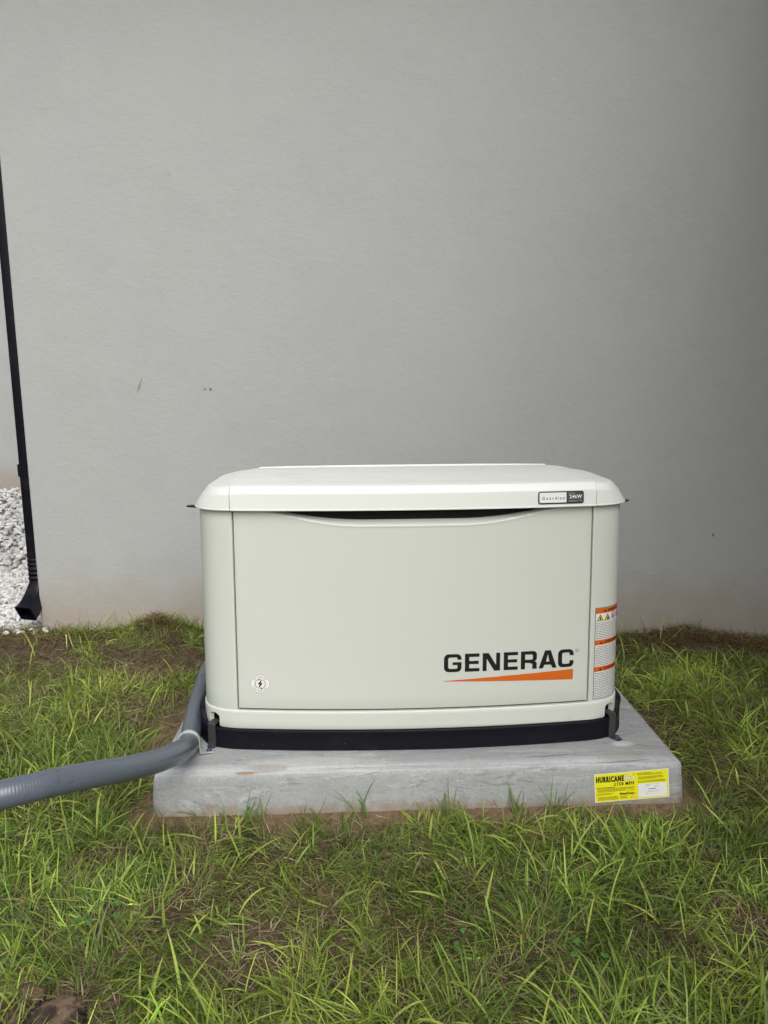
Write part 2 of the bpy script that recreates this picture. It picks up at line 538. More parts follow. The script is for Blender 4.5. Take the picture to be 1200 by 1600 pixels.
GREENS = np.array([(.150, .255, .050), (.205, .310, .060), (.090, .170, .040), (.265, .350, .080), (.340, .385, .110), (.180, .230, .070), (.225, .290, .125)])
def pick_green(x, y, n):
    lush = fbm(x, y, .45, 3, 31)
    k = RNG.choice(len(GREENS), n, p=[.24, .20, .15, .14, .07, .12, .08])
    c = GREENS[k] * RNG.uniform(.75, 1.2, (n, 1))
    yl = sst(.45, .62, fbm(x, y, .30, 2, 55))[:, None]
    c = c * (1 - .28 * yl) + .28 * yl * np.array([(.33, .38, .07)])
    return c * (1.00 + .60 * lush[:, None]) * np.array([[1.00, 1.03, .84]])

def flow(x, y): return 14 * vnoise(x, y, .35, 71) + 5 * vnoise(x, y, .12, 83)
def build_grass():
    parts = []
    # tufts: blades fan out from a shared base
    nt = 17000
    tx, ty = scatter(nt, -3.0, 2.3, -1.45, 1.55)
    ok = on_lawn(tx, ty)
    dens = .25 + 1.05 * sst(.32, .62, fbm(tx, ty, .22, 3, 77))
    dens *= 1 - .96 * bare_mask(tx, ty)
    dens *= 1 - .97 * clay_mask(tx, ty)
    dens *= 1 - gravel_mask(tx, ty)
    dens *= 1 - .45 * sst(.95, 1.3, ty)
    ok &= RNG.random(nt) < dens
    tx, ty = tx[ok], ty[ok]; nt = len(tx)
    per = RNG.integers(6, 17, nt)
    idx = np.repeat(np.arange(nt), per); n = len(idx)
    big = (.6 + .8 * RNG.random(nt) ** 1.5) * (.70 + .60 * fbm(tx, ty, .35, 2, 91))
    spread = RNG.normal(0, .016, (2, n))
    x = tx[idx] + spread[0]; y = ty[idx] + spread[1]
    m = on_lawn(x, y, .004); x, y, idx = x[m], y[m], idx[m]; n = len(x)
    main = flow(tx, ty) + RNG.normal(0, .9, nt)
    head = main[idx] + RNG.normal(0, 1.15, n)
    ln = .074 * big[idx] * RNG.uniform(.5, 1.4, n) * (1 - .35 * sst(.6, 1.1, y))
    wd = .0018 + .0025 * RNG.random(n) ** 3 + .0006 * big[idx]
    lean = np.abs(RNG.normal(.90, .45, n)); curl = np.abs(RNG.normal(.75, .55, n))
    col = pick_green(x, y, n)
    tuftc = (RNG.uniform(.65, 1.30, nt) * (.72 + .62 * sst(.35, .65, fbm(tx, ty, .17, 2, 101))))[idx][:, None]
    col = col * tuftc
    tip = col * np.array([[1.25, 1.12, .95]])
    parts.append(blades(x, y, head, ln, wd, lean, curl, col, tip))
    # broad bright long blades standing out over the rest
    nb = 4800
    x, y = scatter(nb, -2.6, 2.2, -1.3, 1.45)
    d = (.35 + .9 * sst(.42, .62, fbm(x, y, .28, 2, 12))) * (1 - .8 * bare_mask(x, y)) * (1 - .93 * clay_mask(x, y)) * (1 - gravel_mask(x, y)) * (1 - .6 * sst(.9, 1.3, y))
    m = on_lawn(x, y, .006) & (RNG.random(nb) < d); x, y = x[m], y[m]; n = len(x)
    col = np.array([(.38, .49, .11)]) * RNG.uniform(.75, 1.25, (n, 1)) + np.array([(.09, .05, .0)]) * RNG.random((n, 1)) ** 2
    parts.append(blades(x, y, RNG.uniform(0, 2 * PI, n), RNG.uniform(.05, .145, n), RNG.uniform(.0034, .0062, n), np.abs(RNG.normal(.55, .35, n)), np.abs(RNG.normal(.65, .5, n)), col, col * np.array([[1.15, 1.05, .9]])))
    # low under-layer of fine, flat lying cut blades
    nl = 230000
    x, y = scatter(nl, -3.0, 2.3, -1.45, 1.55)
    d = (.45 + .55 * fbm(x, y, .3, 2, 44)) * (1 - .93 * bare_mask(x, y)) * (1 - .92 * clay_mask(x, y)) * (1 - gravel_mask(x, y)) * (1 - .4 * sst(1.0, 1.35, y))
    m = on_lawn(x, y, .006) & (RNG.random(nl) < d); x, y = x[m], y[m]; n = len(x)
    col = pick_green(x, y, n) * RNG.uniform(.30, 1.1, (n, 1))  # shade under the taller blades is put into this darker colour range
    dry = (RNG.random((n, 1)) < .20)
    col = np.where(dry, np.array([(.34, .30, .14)]) * RNG.uniform(.6, 1.1, (n, 1)), col)
    parts.append(blades(x, y, flow(x, y) + RNG.normal(0, .8, n), RNG.uniform(.03, .095, n), RNG.uniform(.0016, .0034, n), RNG.uniform(.75, 1.45, n), RNG.uniform(-.1, .6, n), col, None, nseg=4))
    # sprigs growing along the foot of the pad, pixel-matched clumps in the photograph
    for cx, cy, k, L in ((-.565, -.022, 4, .075), (-.46, -.045, 9, .085), (-.40, -.05, 6, .09), (-.155, -.03, 5, .09), (.06, -.045, 6, .10), (.09, -.07, 6, .08), (.245, -.04, 7, .085),
                         (.33, -.06, 8, .10), (.40, -.05, 8, .10), (.478, -.035, 2, .065), (.60, -.05, 3, .035), (.70, -.05, 6, .07), (-.30, -.08, 8, .09), (-.20, -.09, 8, .08)):
        x = cx + RNG.normal(0, .012, k); y = np.minimum(cy + RNG.normal(0, .008, k), -.022)
        col = np.array([(.19, .32, .07)]) * RNG.uniform(.7, 1.2, (k, 1))
        parts.append(blades(x, y, RNG.uniform(0, 2 * PI, k), L * RNG.uniform(.6, 1.25, k), RNG.uniform(.0035, .0055, k), np.abs(RNG.normal(.15, .22, k)), np.abs(RNG.normal(.45, .35, k)), col))
    # grass against the wall
    n = 1100
    x = RNG.uniform(-1.6, 2.2, n); y = wall_y(x) - .02 - np.abs(RNG.normal(0, .06, n))
    m = RNG.random(n) < sst(.40, .60, vnoise(x, y, .16, 8)) * .9 + .1
    x, y = x[m], y[m]; n = len(x)
    col = pick_green(x, y, n) * np.array([[.8, .8, .8]])
    parts.append(blades(x, y, RNG.uniform(PI, 2 * PI, n), RNG.uniform(.04, .11, n), RNG.uniform(.0025, .0045, n), np.abs(RNG.normal(.35, .3, n)), RNG.uniform(0, 1., n), col))
    # distant sparse lawn for views from the side
    nf = 26000
    x, y = scatter(nf, -7, 6, -6, 1.4)
    m = ((x < -3) | (y < -1.45) | (x > 2.3)) & ~((x > -1.6) & (y > 1.2)); x, y = x[m], y[m]; n = len(x)
    col = pick_green(x, y, n)
    parts.append(blades(x, y, RNG.uniform(0, 2 * PI, n), RNG.uniform(.06, .13, n), RNG.uniform(.006, .012, n), np.abs(RNG.normal(.5, .35, n)), RNG.uniform(.1, 1., n), col, None, nseg=3))
    V, Fs, C = merge(parts)
    o = np_mesh('grass', V, Fs, LEAF, color=C, smooth=False)
    tag(o, 'uneven green lawn grass growing round the cement pad', 'grass', kind='stuff')
    o.data.name = 'grass'

def build_thatch():
    parts = []
    n = 150000
    x, y = scatter(n, -2.6, 2.25, -1.2, 1.5)
    d = .42 + .58 * bare_mask(x, y) + .35 * sst(.5, .65, fbm(x, y, .2, 3, 66))
    d *= (1 - .90 * clay_mask(x, y) * (1 - .5 * bare_mask(x, y))) * (1 - gravel_mask(x, y))
    m = on_lawn(x, y, .004) & (RNG.random(n) < d); x, y = x[m], y[m]; n = len(x)
    pal = np.array([(.36, .29, .17), (.24, .18, .105), (.14, .095, .062), (.48, .41, .26), (.28, .25, .11)])
    col = pal[RNG.choice(5, n, p=[.24, .26, .22, .10, .18])] * RNG.uniform(.7, 1.2, (n, 1))
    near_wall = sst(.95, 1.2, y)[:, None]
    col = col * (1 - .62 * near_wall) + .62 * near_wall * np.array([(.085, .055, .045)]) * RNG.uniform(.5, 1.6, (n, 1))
    parts.append(blades(x, y, RNG.uniform(0, 2 * PI, n), RNG.uniform(.02, .075, n), RNG.uniform(.0012, .0030, n), RNG.uniform(1.0, 1.55, n), RNG.uniform(-.3, .3, n), col, None, nseg=4, slant=RNG.normal(0, .6, n)))
    # raked up heaps along the wall
    for cx, cy, sx, sy, hh, k in ((-1.05, 1.40, .085, .03, .035, 900), (1.30, 1.24, .20, .05, .035, 2600), (1.55, 1.2, .15, .05, .03, 1200), (-1.45, 1.35, .15, .05, .012, 900), (-1.8, 1.42, .2, .05, .02, 900)):
        x = cx + RNG.normal(0, sx, k); y = cy + RNG.normal(0, sy, k)
        m = on_lawn(x, y, .004); x, y = x[m], y[m]; k = len(x)
        z0 = g_height(x, y) + hh * RNG.random(k) * np.exp(-((x - cx) / sx) ** 2 * .4)
        col = pal[RNG.choice(5, k, p=[.15, .3, .4, .05, .1])] * np.array([[.9, .75, .65]]) * RNG.uniform(.6, 1.1, (k, 1))
        parts.append(blades(x, y, RNG.uniform(0, 2 * PI, k), RNG.uniform(.02, .07, k), RNG.uniform(.0012, .0028, k), RNG.uniform(.9, 1.9, k), RNG.uniform(-.4, .5, k), col, None, nseg=4, z0=z0, slant=RNG.normal(0, .6, k)))
    # a few dry stalks standing against the wall and beside the elbow
    n = 70
    x = np.concatenate([RNG.uniform(-1.5, -.75, 34), RNG.uniform(.85, 1.8, 18), RNG.normal(-1.72, .04, 18)]); y = np.minimum(wall_y(x) - RNG.uniform(.03, .12, n), 1.42)
    col = pal[RNG.choice(5, n)] * .8
    parts.append(blades(x, y, RNG.uniform(0, 2 * PI, n), RNG.uniform(.05, .12, n), RNG.uniform(.0012, .0025, n), np.abs(RNG.normal(.2, .25, n)), RNG.uniform(0, .9, n), col, None, nseg=4))
    V, Fs, C = merge(parts)
    o = np_mesh('dry_thatch', V, Fs, STRAW, color=C, smooth=False)
    tag(o, 'brown dry cut grass lying between the green blades', 'dry grass', kind='stuff')
build_grass()
build_thatch()

# small round clover-like weeds
def build_weeds():
    V, T, C = [], [], []
    def leaf(px, py, pz, r, h, tilt, c):
        b = len(V); k = 7
        V.append((px, py, pz + .001)); C.append(c)
        for i in range(k):
            a = h + (i / (k - 1) - .5) * 2.5 * 1.0
            rr = r * (1.0 if i not in (0, k - 1) else .7)
            V.append((px + math.cos(a) * rr, py + math.sin(a) * rr, pz + rr * math.sin(tilt) + random.uniform(-.001, .001))); C.append(c)
        for i in range(k - 1): T.append((b, b + 1 + i, b + 2 + i))
    for cx, cy, n, s in ((-.73, -.42, 8, 1.), (.03, -.52, 5, 1.), (.27, -.55, 5, 1.), (-.66, -.40, 4, 1.2), (.80, -.05, 10, .9)):
        for _ in range(n):
            x = cx + random.gauss(0, .025); y = cy + random.gauss(0, .02)
            z = float(g_height(x, y)) + random.uniform(.015, .04)
            c = tuple(v * random.uniform(.7, 1.2) for v in (.13, .25, .06))
            h0 = random.uniform(0, 6.28)
            for q in range(3): leaf(x, y, z, random.uniform(.005, .008) * s, h0 + q * 2.094, random.uniform(-.2, .5), c)
    o = np_mesh('clover', np.array(V), np.array(T), LEAF, color=np.array(C), smooth=False)
    tag(o, 'low round leaved clover hidden in the lawn grass', 'weeds', kind='stuff')
build_weeds()

# ------------------------------------------------------------ white stones
def build_gravel():
    protos = []
    for _ in range(14):
        bm = bmesh.new()
        pts = [Vector(RNG.normal(0, 1, 3)).normalized() for _ in range(13)]
        for p in pts: bm.verts.new((p.x * 1., p.y * random.uniform(.6, .85), p.z * random.uniform(.42, .7)))
        r = bmesh.ops.convex_hull(bm, input=bm.verts[:])
        bmesh.ops.delete(bm, geom=[v for v in bm.verts if not v.link_faces], context='VERTS')
        bmesh.ops.bevel(bm, geom=bm.edges[:], offset=.07, segments=1, affect='EDGES')
        bmesh.ops.triangulate(bm, faces=bm.faces[:])
        bm.verts.ensure_lookup_table(); bm.verts.index_update()
        v = np.array([q.co[:] for q in bm.verts]); f = np.array([[q.index for q in t.verts] for t in bm.faces])
        protos.append((v, f)); bm.free()
    # dense where the photograph shows it, thinner further left
    def field(n, x0, x1, y0, y1): return scatter(n, x0, x1, y0, y1)
    x1, y1 = field(4800, -2.6, -1.42, 1.40, 2.6)
    x2, y2 = field(6000, -4.6, -1.62, 2.6, 6.35)
    x3, y3 = field(2500, -4.8, -2.6, 1.4, 2.6)
    x = np.concatenate([x1, x2, x3]); y = np.concatenate([y1, y2, y3])
    m = (gravel_mask(x, y) > .35 * RNG.random(len(x)) + .1) & ~((x > -1.625) & (y > wall_y(x) - .02)); x, y = x[m], y[m]
    # strays in front of the wall corner
    xs = np.array([-1.60, -1.57, -1.66, -1.72, -1.63, -1.55, -1.69, -1.59, -1.76]); ys = np.array([1.44, 1.45, 1.42, 1.41, 1.46, 1.43, 1.45, 1.40, 1.44])
    x = np.concatenate([x, xs]); y = np.concatenate([y, ys])
    V, Fc, C, o = [], [], [], 0
    z = g_height(x, y)
    for i in range(len(x)):
        v, f = protos[RNG.integers(len(protos))]
        a, t = RNG.uniform(0, 6.28), RNG.normal(0, .45)
        s = .014 + .014 * RNG.random() ** 1.4
        if y[i] > 2.6: s *= 1.35
        R1 = np.array([[math.cos(a), -math.sin(a), 0], [math.sin(a), math.cos(a), 0], [0, 0, 1]]) @ np.array([[1, 0, 0], [0, math.cos(t), -math.sin(t)], [0, math.sin(t), math.cos(t)]])
        V.append(v @ R1.T * s + np.array([x[i], y[i], z[i] + s * .30 + .008 * RNG.random()]))
        Fc.append(f + o); o += len(v)
        g = .72 * (1 - .40 * RNG.random() ** 1.6)
        C.append(np.tile(np.array([[g, g * .99, g * .97]]) * (1 if RNG.random() > .06 else .6), (len(v), 1)))
    ob = np_mesh('white_gravel', np.concatenate(V), np.concatenate(Fc), PEBBLE, color=np.concatenate(C), smooth=False)
    tag(ob, 'bed of white crushed stones beside the house', 'gravel', kind='stuff')
build_gravel()

def build_crumbs():
    protos = []
    for _ in range(8):
        bm = bmesh.new()
        bmesh.ops.create_icosphere(bm, subdivisions=1, radius=1)
        for v in bm.verts: v.co *= random.uniform(.6, 1.25)
        v_ = np.array([q.co[:] for q in bm.verts]) * np.array([[1, .85, .65]]); bm.verts.index_update()
        f_ = np.array([[q.index for q in t.verts] for t in bm.faces]); bm.free(); protos.append((v_, f_))
    n = 26000
    x, y = scatter(n, -2.0, 1.7, -1.1, 1.45)
    w = np.maximum(clay_mask(x, y), .8 * bare_mask(x, y)) + .06
    m = (RNG.random(n) < w) & on_lawn(x, y, .0) & (gravel_mask(x, y) < .3); x, y = x[m], y[m]
    z = g_height(x, y); V, Fc, C, o = [], [], [], 0
    cl = clay_mask(x, y)
    for i in range(len(x)):
        v, f = protos[i % 8]
        sz = .0012 + .0045 * RNG.random() ** 3.5
        a = RNG.uniform(0, 6.28); ca, sa = math.cos(a) * sz, math.sin(a) * sz
        V.append(np.stack([v[:, 0] * ca - v[:, 1] * sa + x[i], v[:, 0] * sa + v[:, 1] * ca + y[i], v[:, 2] * sz + z[i] + sz * .3], 1))
        Fc.append(f + o); o += len(v)
        c = (np.array((.095, .065, .045)) * (1 - cl[i]) + np.array((.23, .155, .105)) * cl[i]) * RNG.uniform(.55, 1.3)
        C.append(np.tile(c, (len(v), 1)))
    ob = np_mesh('soil_crumbs', np.concatenate(V), np.concatenate(Fc), CLOD, color=np.concatenate(C), smooth=False)
    tag(ob, 'loose brown crumbs of soil scattered round the cement pad', 'soil', kind='stuff')
build_crumbs()

# ------------------------------------------------------------ house
def prism(bm, pts, z0, z1):
    lo = [bm.verts.new((x, y, z0)) for x, y in pts]; hi = [bm.verts.new((x, y, z1)) for x, y in pts]
    n = len(pts)
    bm.faces.new(hi); bm.faces.new(lo[::-1])
    for i in range(n): bm.faces.new((lo[i], lo[(i + 1) % n], hi[(i + 1) % n], hi[i]))
EAVE_Z = 3.22
house = empty('house', (0.4, 1.38, GZ), 'pale grey stucco house wall rising behind the cream generator', 'house')
WX = -1.598
SHADE_WING = 1.92
bm = bmesh.new()
prism(bm, [(WX, wall_y(WX)), (5.2, wall_y(5.2)), (5.2, 6.9), (WX, 6.9)], -.5, EAVE_Z)
bmesh.ops.recalc_face_normals(bm, faces=bm.faces[:])
wall = from_bm('wall', bm, STUCCO, house)
md = wall.modifiers.new('bevel', 'BEVEL'); md.width = .006; md.segments = 2; md.limit_method = 'ANGLE'
bm = bmesh.new()
prism(bm, [(-9.0, 6.45), (WX - .001, 6.45), (WX - .001, 6.88), (-9.0, 6.88)], -.5, EAVE_Z - .002)
from_bm('wall', bm, STUCCO, house)
# unseen timber clad wing, added to shade the right half of the wall
bm = bmesh.new()
prism(bm, [(SHADE_WING, -3.2), (5.199, -3.2), (5.199, wall_y(5.2) - .003), (SHADE_WING, wall_y(SHADE_WING) - .003)], -.5, EAVE_Z - .003)
wood = NT('shade_wing_timber')
_x, _y2, _z = wood.xyz()
_bd = wood.math('FRACT', wood.math('DIVIDE', _y2, .14))
_gap = wood.mapr(_bd, .0, .06, .25, 1.)
wood.set(wood.mix(_gap, (.004, .003, .003), wood.ramp(wood.noise(9, 5, .6, stretch=(4, 4, .4)), [(.3, (.030, .022, .017)), (.7, (.055, .040, .030))])), .7, .3)
from_bm('added_shade_wing', bm, wood.m, house)
bm = bmesh.new()
e = .55
prism(bm, [(WX - e, wall_y(WX) - .5), (SHADE_WING - .35, wall_y(SHADE_WING) - .5), (SHADE_WING - .35, -3.6), (5.2 + e, -3.6), (5.2 + e, 7.4), (-9.4, 7.4), (-9.4, 6.45 - e), (WX - e, 6.45 - e)], EAVE_Z + .002, EAVE_Z + .20)
from_bm('eave', bm, SOFFIT, house)
bm = bmesh.new()
prism(bm, [(WX - e, wall_y(WX) - .5), (SHADE_WING - .35, wall_y(SHADE_WING) - .5), (SHADE_WING - .35, -3.6), (5.2 + e, -3.6), (5.2 + e, 7.4), (WX - e, 7.4)], EAVE_Z + .202, EAVE_Z + .30)
hi = [v for v in bm.verts if v.co.z > EAVE_Z + .25]
for v in hi: v.co = Vector((v.co.x * .25 + 2.0 * .75, v.co.y * .25 + 3.2 * .75, EAVE_Z + 1.9))
from_bm('roof', bm, m_plain('roof_shingle', (.09, .09, .095), .9), house)

def wall_pt(x, z, off=.0006):
    nrm = Vector((-.060, -1, 0)).normalized()
    return Vector((x, wall_y(x), z)) + nrm * off
def wall_mark(cx, cz, pts, mat, off=.0006):
    bm = bmesh.new()
    vs = [bm.verts.new(wall_pt(cx + u, cz + v, off)) for u, v in pts]
    bm.faces.new(vs)
    from_bm('scuff_mark', bm, mat, house)
def blob(r, n=9, k=.35): return [(math.cos(a * 2 * PI / n) * r * random.uniform(1 - k, 1 + k), math.sin(a * 2 * PI / n) * r * random.uniform(1 - k, 1 + k)) for a in range(n)]
def sliver(dx, dz, w): return [(0, 0), (dx * .4 + w, dz * .4), (dx, dz), (dx * .4 - w, dz * .45)]
SC1 = m_plain('scuff_faint', (.42, .41, .37), .9)
wall_mark(-1.095, .955, sliver(.030, .078, .0050), SCUFF)
wall_mark(-1.068, .965, sliver(.018, .055, .002), SC1)
wall_mark(-1.120, .970, sliver(.012, .028, .004), SC1)
wall_mark(-.802, .975, blob(.0042), SCUFFD)
wall_mark(-.777, .975, blob(.0058), SCUFFD)
wall_mark(-.826, 1.018, sliver(.022, -.002, .0018), SCUFF)
wall_mark(1.385, .325, sliver(.004, .020, .0045), SCUFFD)
wall_mark(-.905, 1.84, blob(.0035), SCUFF)
wall_mark(-1.505, 1.19, blob(.004), SC1)
wall_mark(1.26, 1.30, sliver(.002, .12, .0014), SC1)

# ------------------------------------------------------------ downspout
def sweep_rect(bm, secs):
    """secs: list of (centre, xdir, ydir, hx, hy); rounded-corner rectangular section"""
    rings = []
    for c, ax, ay, hx, hy in secs:
        r = min(hx, hy) * .30
        ring = []
        for sx, sy, a0 in ((1, 1, 0), (-1, 1, 90), (-1, -1, 180), (1, -1, 270)):
            for k in range(4):
                a = math.radians(a0 + k * 30)
                ring.append(bm.verts.new(c + ax * (sx * (hx - r) + r * math.cos(a)) + ay * (sy * (hy - r) + r * math.sin(a))))
        rings.append(ring)
    n = len(rings[0])
    for a, b in zip(rings, rings[1:]):
        for i in range(n): bm.faces.new((a[i], a[(i + 1) % n], b[(i + 1) % n], b[i]))
    return rings
dsp = empty('downspout', (-1.63, 1.545, GZ), 'black rectangular downspout running down the left corner of the stucco wall', 'downspout')
XA, YA = Vector((1, 0, 0)), Vector((0, 1, 0))
cxp, cyp = -1.6245, 1.552
bm = bmesh.new()
sweep_rect(bm, [(Vector((cxp, cyp, z)), XA, YA, .0205, .034) for z in (.62, 1.4, 2.2, EAVE_Z)])
auto_smooth(from_bm('pipe', bm, DSP, dsp))
bm = bmesh.new()
sweep_rect(bm, [(Vector((cxp, cyp, z)), XA, YA, .0215, .035) for z in (.225, .40, .60)])
auto_smooth(from_bm('pipe', bm, DSP, dsp))
bm = bmesh.new()
sweep_rect(bm, [(Vector((cxp, cyp, .600)), XA, YA, .0215, .035), (Vector((cxp - .002, cyp, .602)), XA, YA, .0255, .038), (Vector((cxp - .002, cyp, .655)), XA, YA, .0255, .038), (Vector((cxp, cyp, .657)), XA, YA, .020, .034)])
auto_smooth(from_bm('joint_collar', bm, DSP, dsp))
# elbow kicks out towards the lawn and a little to the left
bm = bmesh.new()
secs = []
z = .232
for k in range(11):                                   # crimped neck
    zz = .232 - k * .0105
    g = .0020 if k % 2 else -.0016
    secs.append((Vector((cxp, cyp, zz)), XA, YA, .0225 + g, .036 + g))
c0 = Vector((cxp, cyp, .118))
outd = Vector((-.10, -1.0, 0)).normalized()
side = Vector((outd.y, -outd.x, 0)) * -1
for k in range(1, 15):
    t = k / 14
    a = t * math.radians(62)
    Rr = .13
    c = c0 + outd * (Rr * (1 - math.cos(a)) * 1.35) + Vector((0, 0, -Rr * math.sin(a) * 1.0)) + outd * (.02 * t)
    dirn = (outd * math.sin(a) + Vector((0, 0, -1)) * math.cos(a)).normalized()
    up = side.cross(dirn).normalized()
    tt = t ** .8
    ax = (XA * (1 - tt) + Vector((.95, -.30, 0)) * tt).normalized()
    ay = dirn.cross(ax).normalized()
    if ay.y < 0: ay = -ay
    hx = .0235 + .0185 * tt; hy = .036 + .002 * tt; c = c + XA * (.002 * tt)
    secs.append((c, ax, ay, hx, hy))
rings = sweep_rect(bm, secs)
# rolled lip then the inside wall of the outlet so it reads hollow
last = secs[-1]
inn = []
dl = dirn
for q, (s1, d) in enumerate(((1.04, .002), (1.04, .008), (.90, .009), (.86, -.05))):
    inn.append((last[0] + dl * d, last[1], last[2], last[3] * s1, last[4] * s1))
r2 = sweep_rect(bm, inn)
bm.faces.new(r2[-1])
for i in range(16):
    bm.faces.new((rings[-1][i], rings[-1][(i + 1) % 16], r2[0][(i + 1) % 16], r2[0][i]))
elbow = auto_smooth(from_bm('elbow', bm, DSP, dsp), 30)
# long pressed grooves of the elbow's back
bm = bmesh.new()
for off in (-.4, 0., .4):
    pts = []
    for c, ax, ay, hx, hy in secs[10:]:
        pts.append(c + ax * hx * off - ay * (hy + .0006))
    prev = None
    for p, (c, ax, ay, hx, hy) in zip(pts, secs[10:]):
        ring = [bm.verts.new(p + ax * (.0022 * math.cos(a)) - ay * (.0016 * math.sin(a))) for a in (0, PI / 3, 2 * PI / 3, PI)]
        if prev:
            for i in range(3): bm.faces.new((prev[i], prev[i + 1], ring[i + 1], ring[i]))
        prev = ring
auto_smooth(from_bm('ridge', bm, DSP, dsp), 60)

# ------------------------------------------------------------ cement pad
pad = empty('equipment_pad', (0, .39, -.105), 'flat grey cement pad with a yellow sticker under the cream generator', 'pad')
def build_pad():
    hx, y0, y1 = .6915, .0, .787
    def outline(off, n=26, rc=.015):
        pts = []
        X0, X1, Y0, Y1 = -hx - off, hx + off, y0 - off, y1 + off
        r = rc + max(off, -rc * .8)
        cs = ((X1 - r, Y0 + r, -90), (X1 - r, Y1 - r, 0), (X0 + r, Y1 - r, 90), (X0 + r, Y0 + r, 180))
        out = []
        for k, (cx, cy, a0) in enumerate(cs):
            for j in range(6):
                a = math.radians(a0 + j * 18)
                out.append((cx + r * math.cos(a), cy + r * math.sin(a)))
            nx = cs[(k + 1) % 4]
            a = math.radians(a0 + 90)
            p = (cx + r * math.cos(a), cy + r * math.sin(a)); q = (nx[0] + r * math.cos(a), nx[1] + r * math.sin(a))
            for j in range(1, 60): out.append((p[0] + (q[0] - p[0]) * j / 60, p[1] + (q[1] - p[1]) * j / 60))
        return np.array(out)
    prof = [(.011, -.125), (.0105, -.112), (.0095, -.104), (.007, -.07), (.004, -.03), (.0022, -.012), (-.0005, -.0045), (-.004, -.0014), (-.010, -.0004), (-.016, -.0022), (-.020, -.0022), (-.026, -.0002), (-.06, 0)]
    rings = []
    for off, z in prof:
        o = outline(off)
        wob = (fbm(o[:, 0], o[:, 1], .12, 3, 2) - .5)
        zz = np.full(len(o), z) + wob * (.003 if z > -.09 else .012)
        if z > -.001: zz = zz + 0
        nrm = o / np.maximum(np.linalg.norm(o, axis=1, keepdims=True), .01)
        jit = (fbm(o[:, 0], o[:, 1] + z * 3, .05, 3, 7) - .5) * (.0025 if z > -.09 else .006)
        rings.append(np.concatenate([o + nrm * jit[:, None], zz[:, None]], 1))
    n = len(rings[0]); V = np.concatenate(rings)
    F_ = []
    for k in range(len(rings) - 1):
        a = k * n
        for i in range(n):
            j = (i + 1) % n
            F_.append((a + i, a + j, a + n + j, a + n + i))
    bm = bmesh.new()
    vs = [bm.verts.new(v) for v in V]
    for f in F_: bm.faces.new([vs[i] for i in f])
    bm.faces.new([vs[i] for i in range((len(rings) - 1) * n, len(rings) * n)])
    o = auto_smooth(from_bm('slab', bm, PAD, pad), 50)
build_pad()
# hairline cracks and scratches scored in the cement, thin dark grooves
def pad_line(pts, w, mat):
    bm = bmesh.new()
    prev = None
    for k, p in enumerate(pts):
        p = Vector(p)
        d = (Vector(pts[min(k + 1, len(pts) - 1)]) - Vector(pts[max(k - 1, 0)])).normalized()
        s = Vector((-d.y, d.x, 0)) if abs(d.z) < .7 else XA
        ww = w * (1 - abs(2 * k / (len(pts) - 1) - 1) ** 3 * .8)
        cur = [bm.verts.new(p + s * ww), bm.verts.new(p - s * ww)]
        if prev: bm.faces.new((prev[0], prev[1], cur[1], cur[0]))
        prev = cur
    from_bm('crack', bm, mat, pad)
CRK = m_plain('crack_grey', (.12, .12, .12), .9)
pad_line([(.60, .352, .0012), (.625, .340, .0012), (.650, .325, .0012), (.675, .318, .0012)], .0018, CRK)
pad_line([(.46 + .012 * k, .0135 + .0012 * math.sin(k * 1.3) + .00006 * k * k, .0010) for k in range(14)], .0011, CRK)
pad_line([(-.30 + .03 * k, .0185 + .001 * math.sin(k * 1.7), .0010) for k in range(14)], .0006, CRK)
pad_line([(.575, .16, .0012), (.60, .168, .0012), (.63, .172, .0012)], .0010, CRK)
pad_line([(.28 + .03 * k, .050 + .002 * math.sin(k * 2.1) + .002 * k, .0012) for k in range(6)], .0008, CRK)
pad_line([(.60 + .01 * k, .10 + .004 * math.sin(k * 1.1) - .001 * k, .0012) for k in range(6)], .0009, CRK)

# ------------------------------------------------------------ flat artwork bent onto surfaces
FONT_CACHE = {}
def text_mesh(txt, size=1.0, bold=0.0, space=1.0, xs=1.0, align='LEFT'):
    c = bpy.data.curves.new('t', 'FONT'); c.body = txt; c.size = size; c.offset = bold; c.space_character = space
    c.resolution_u = 2; c.align_x = align
    o = bpy.data.objects.new('t', c)
    me = bpy.data.meshes.new_from_object(o)
    v = [(p.co.x * xs, p.co.y) for p in me.vertices]; f = [list(p.vertices) for p in me.polygons]
    bpy.data.objects.remove(o); bpy.data.curves.remove(c); bpy.data.meshes.remove(me)
    return v, f

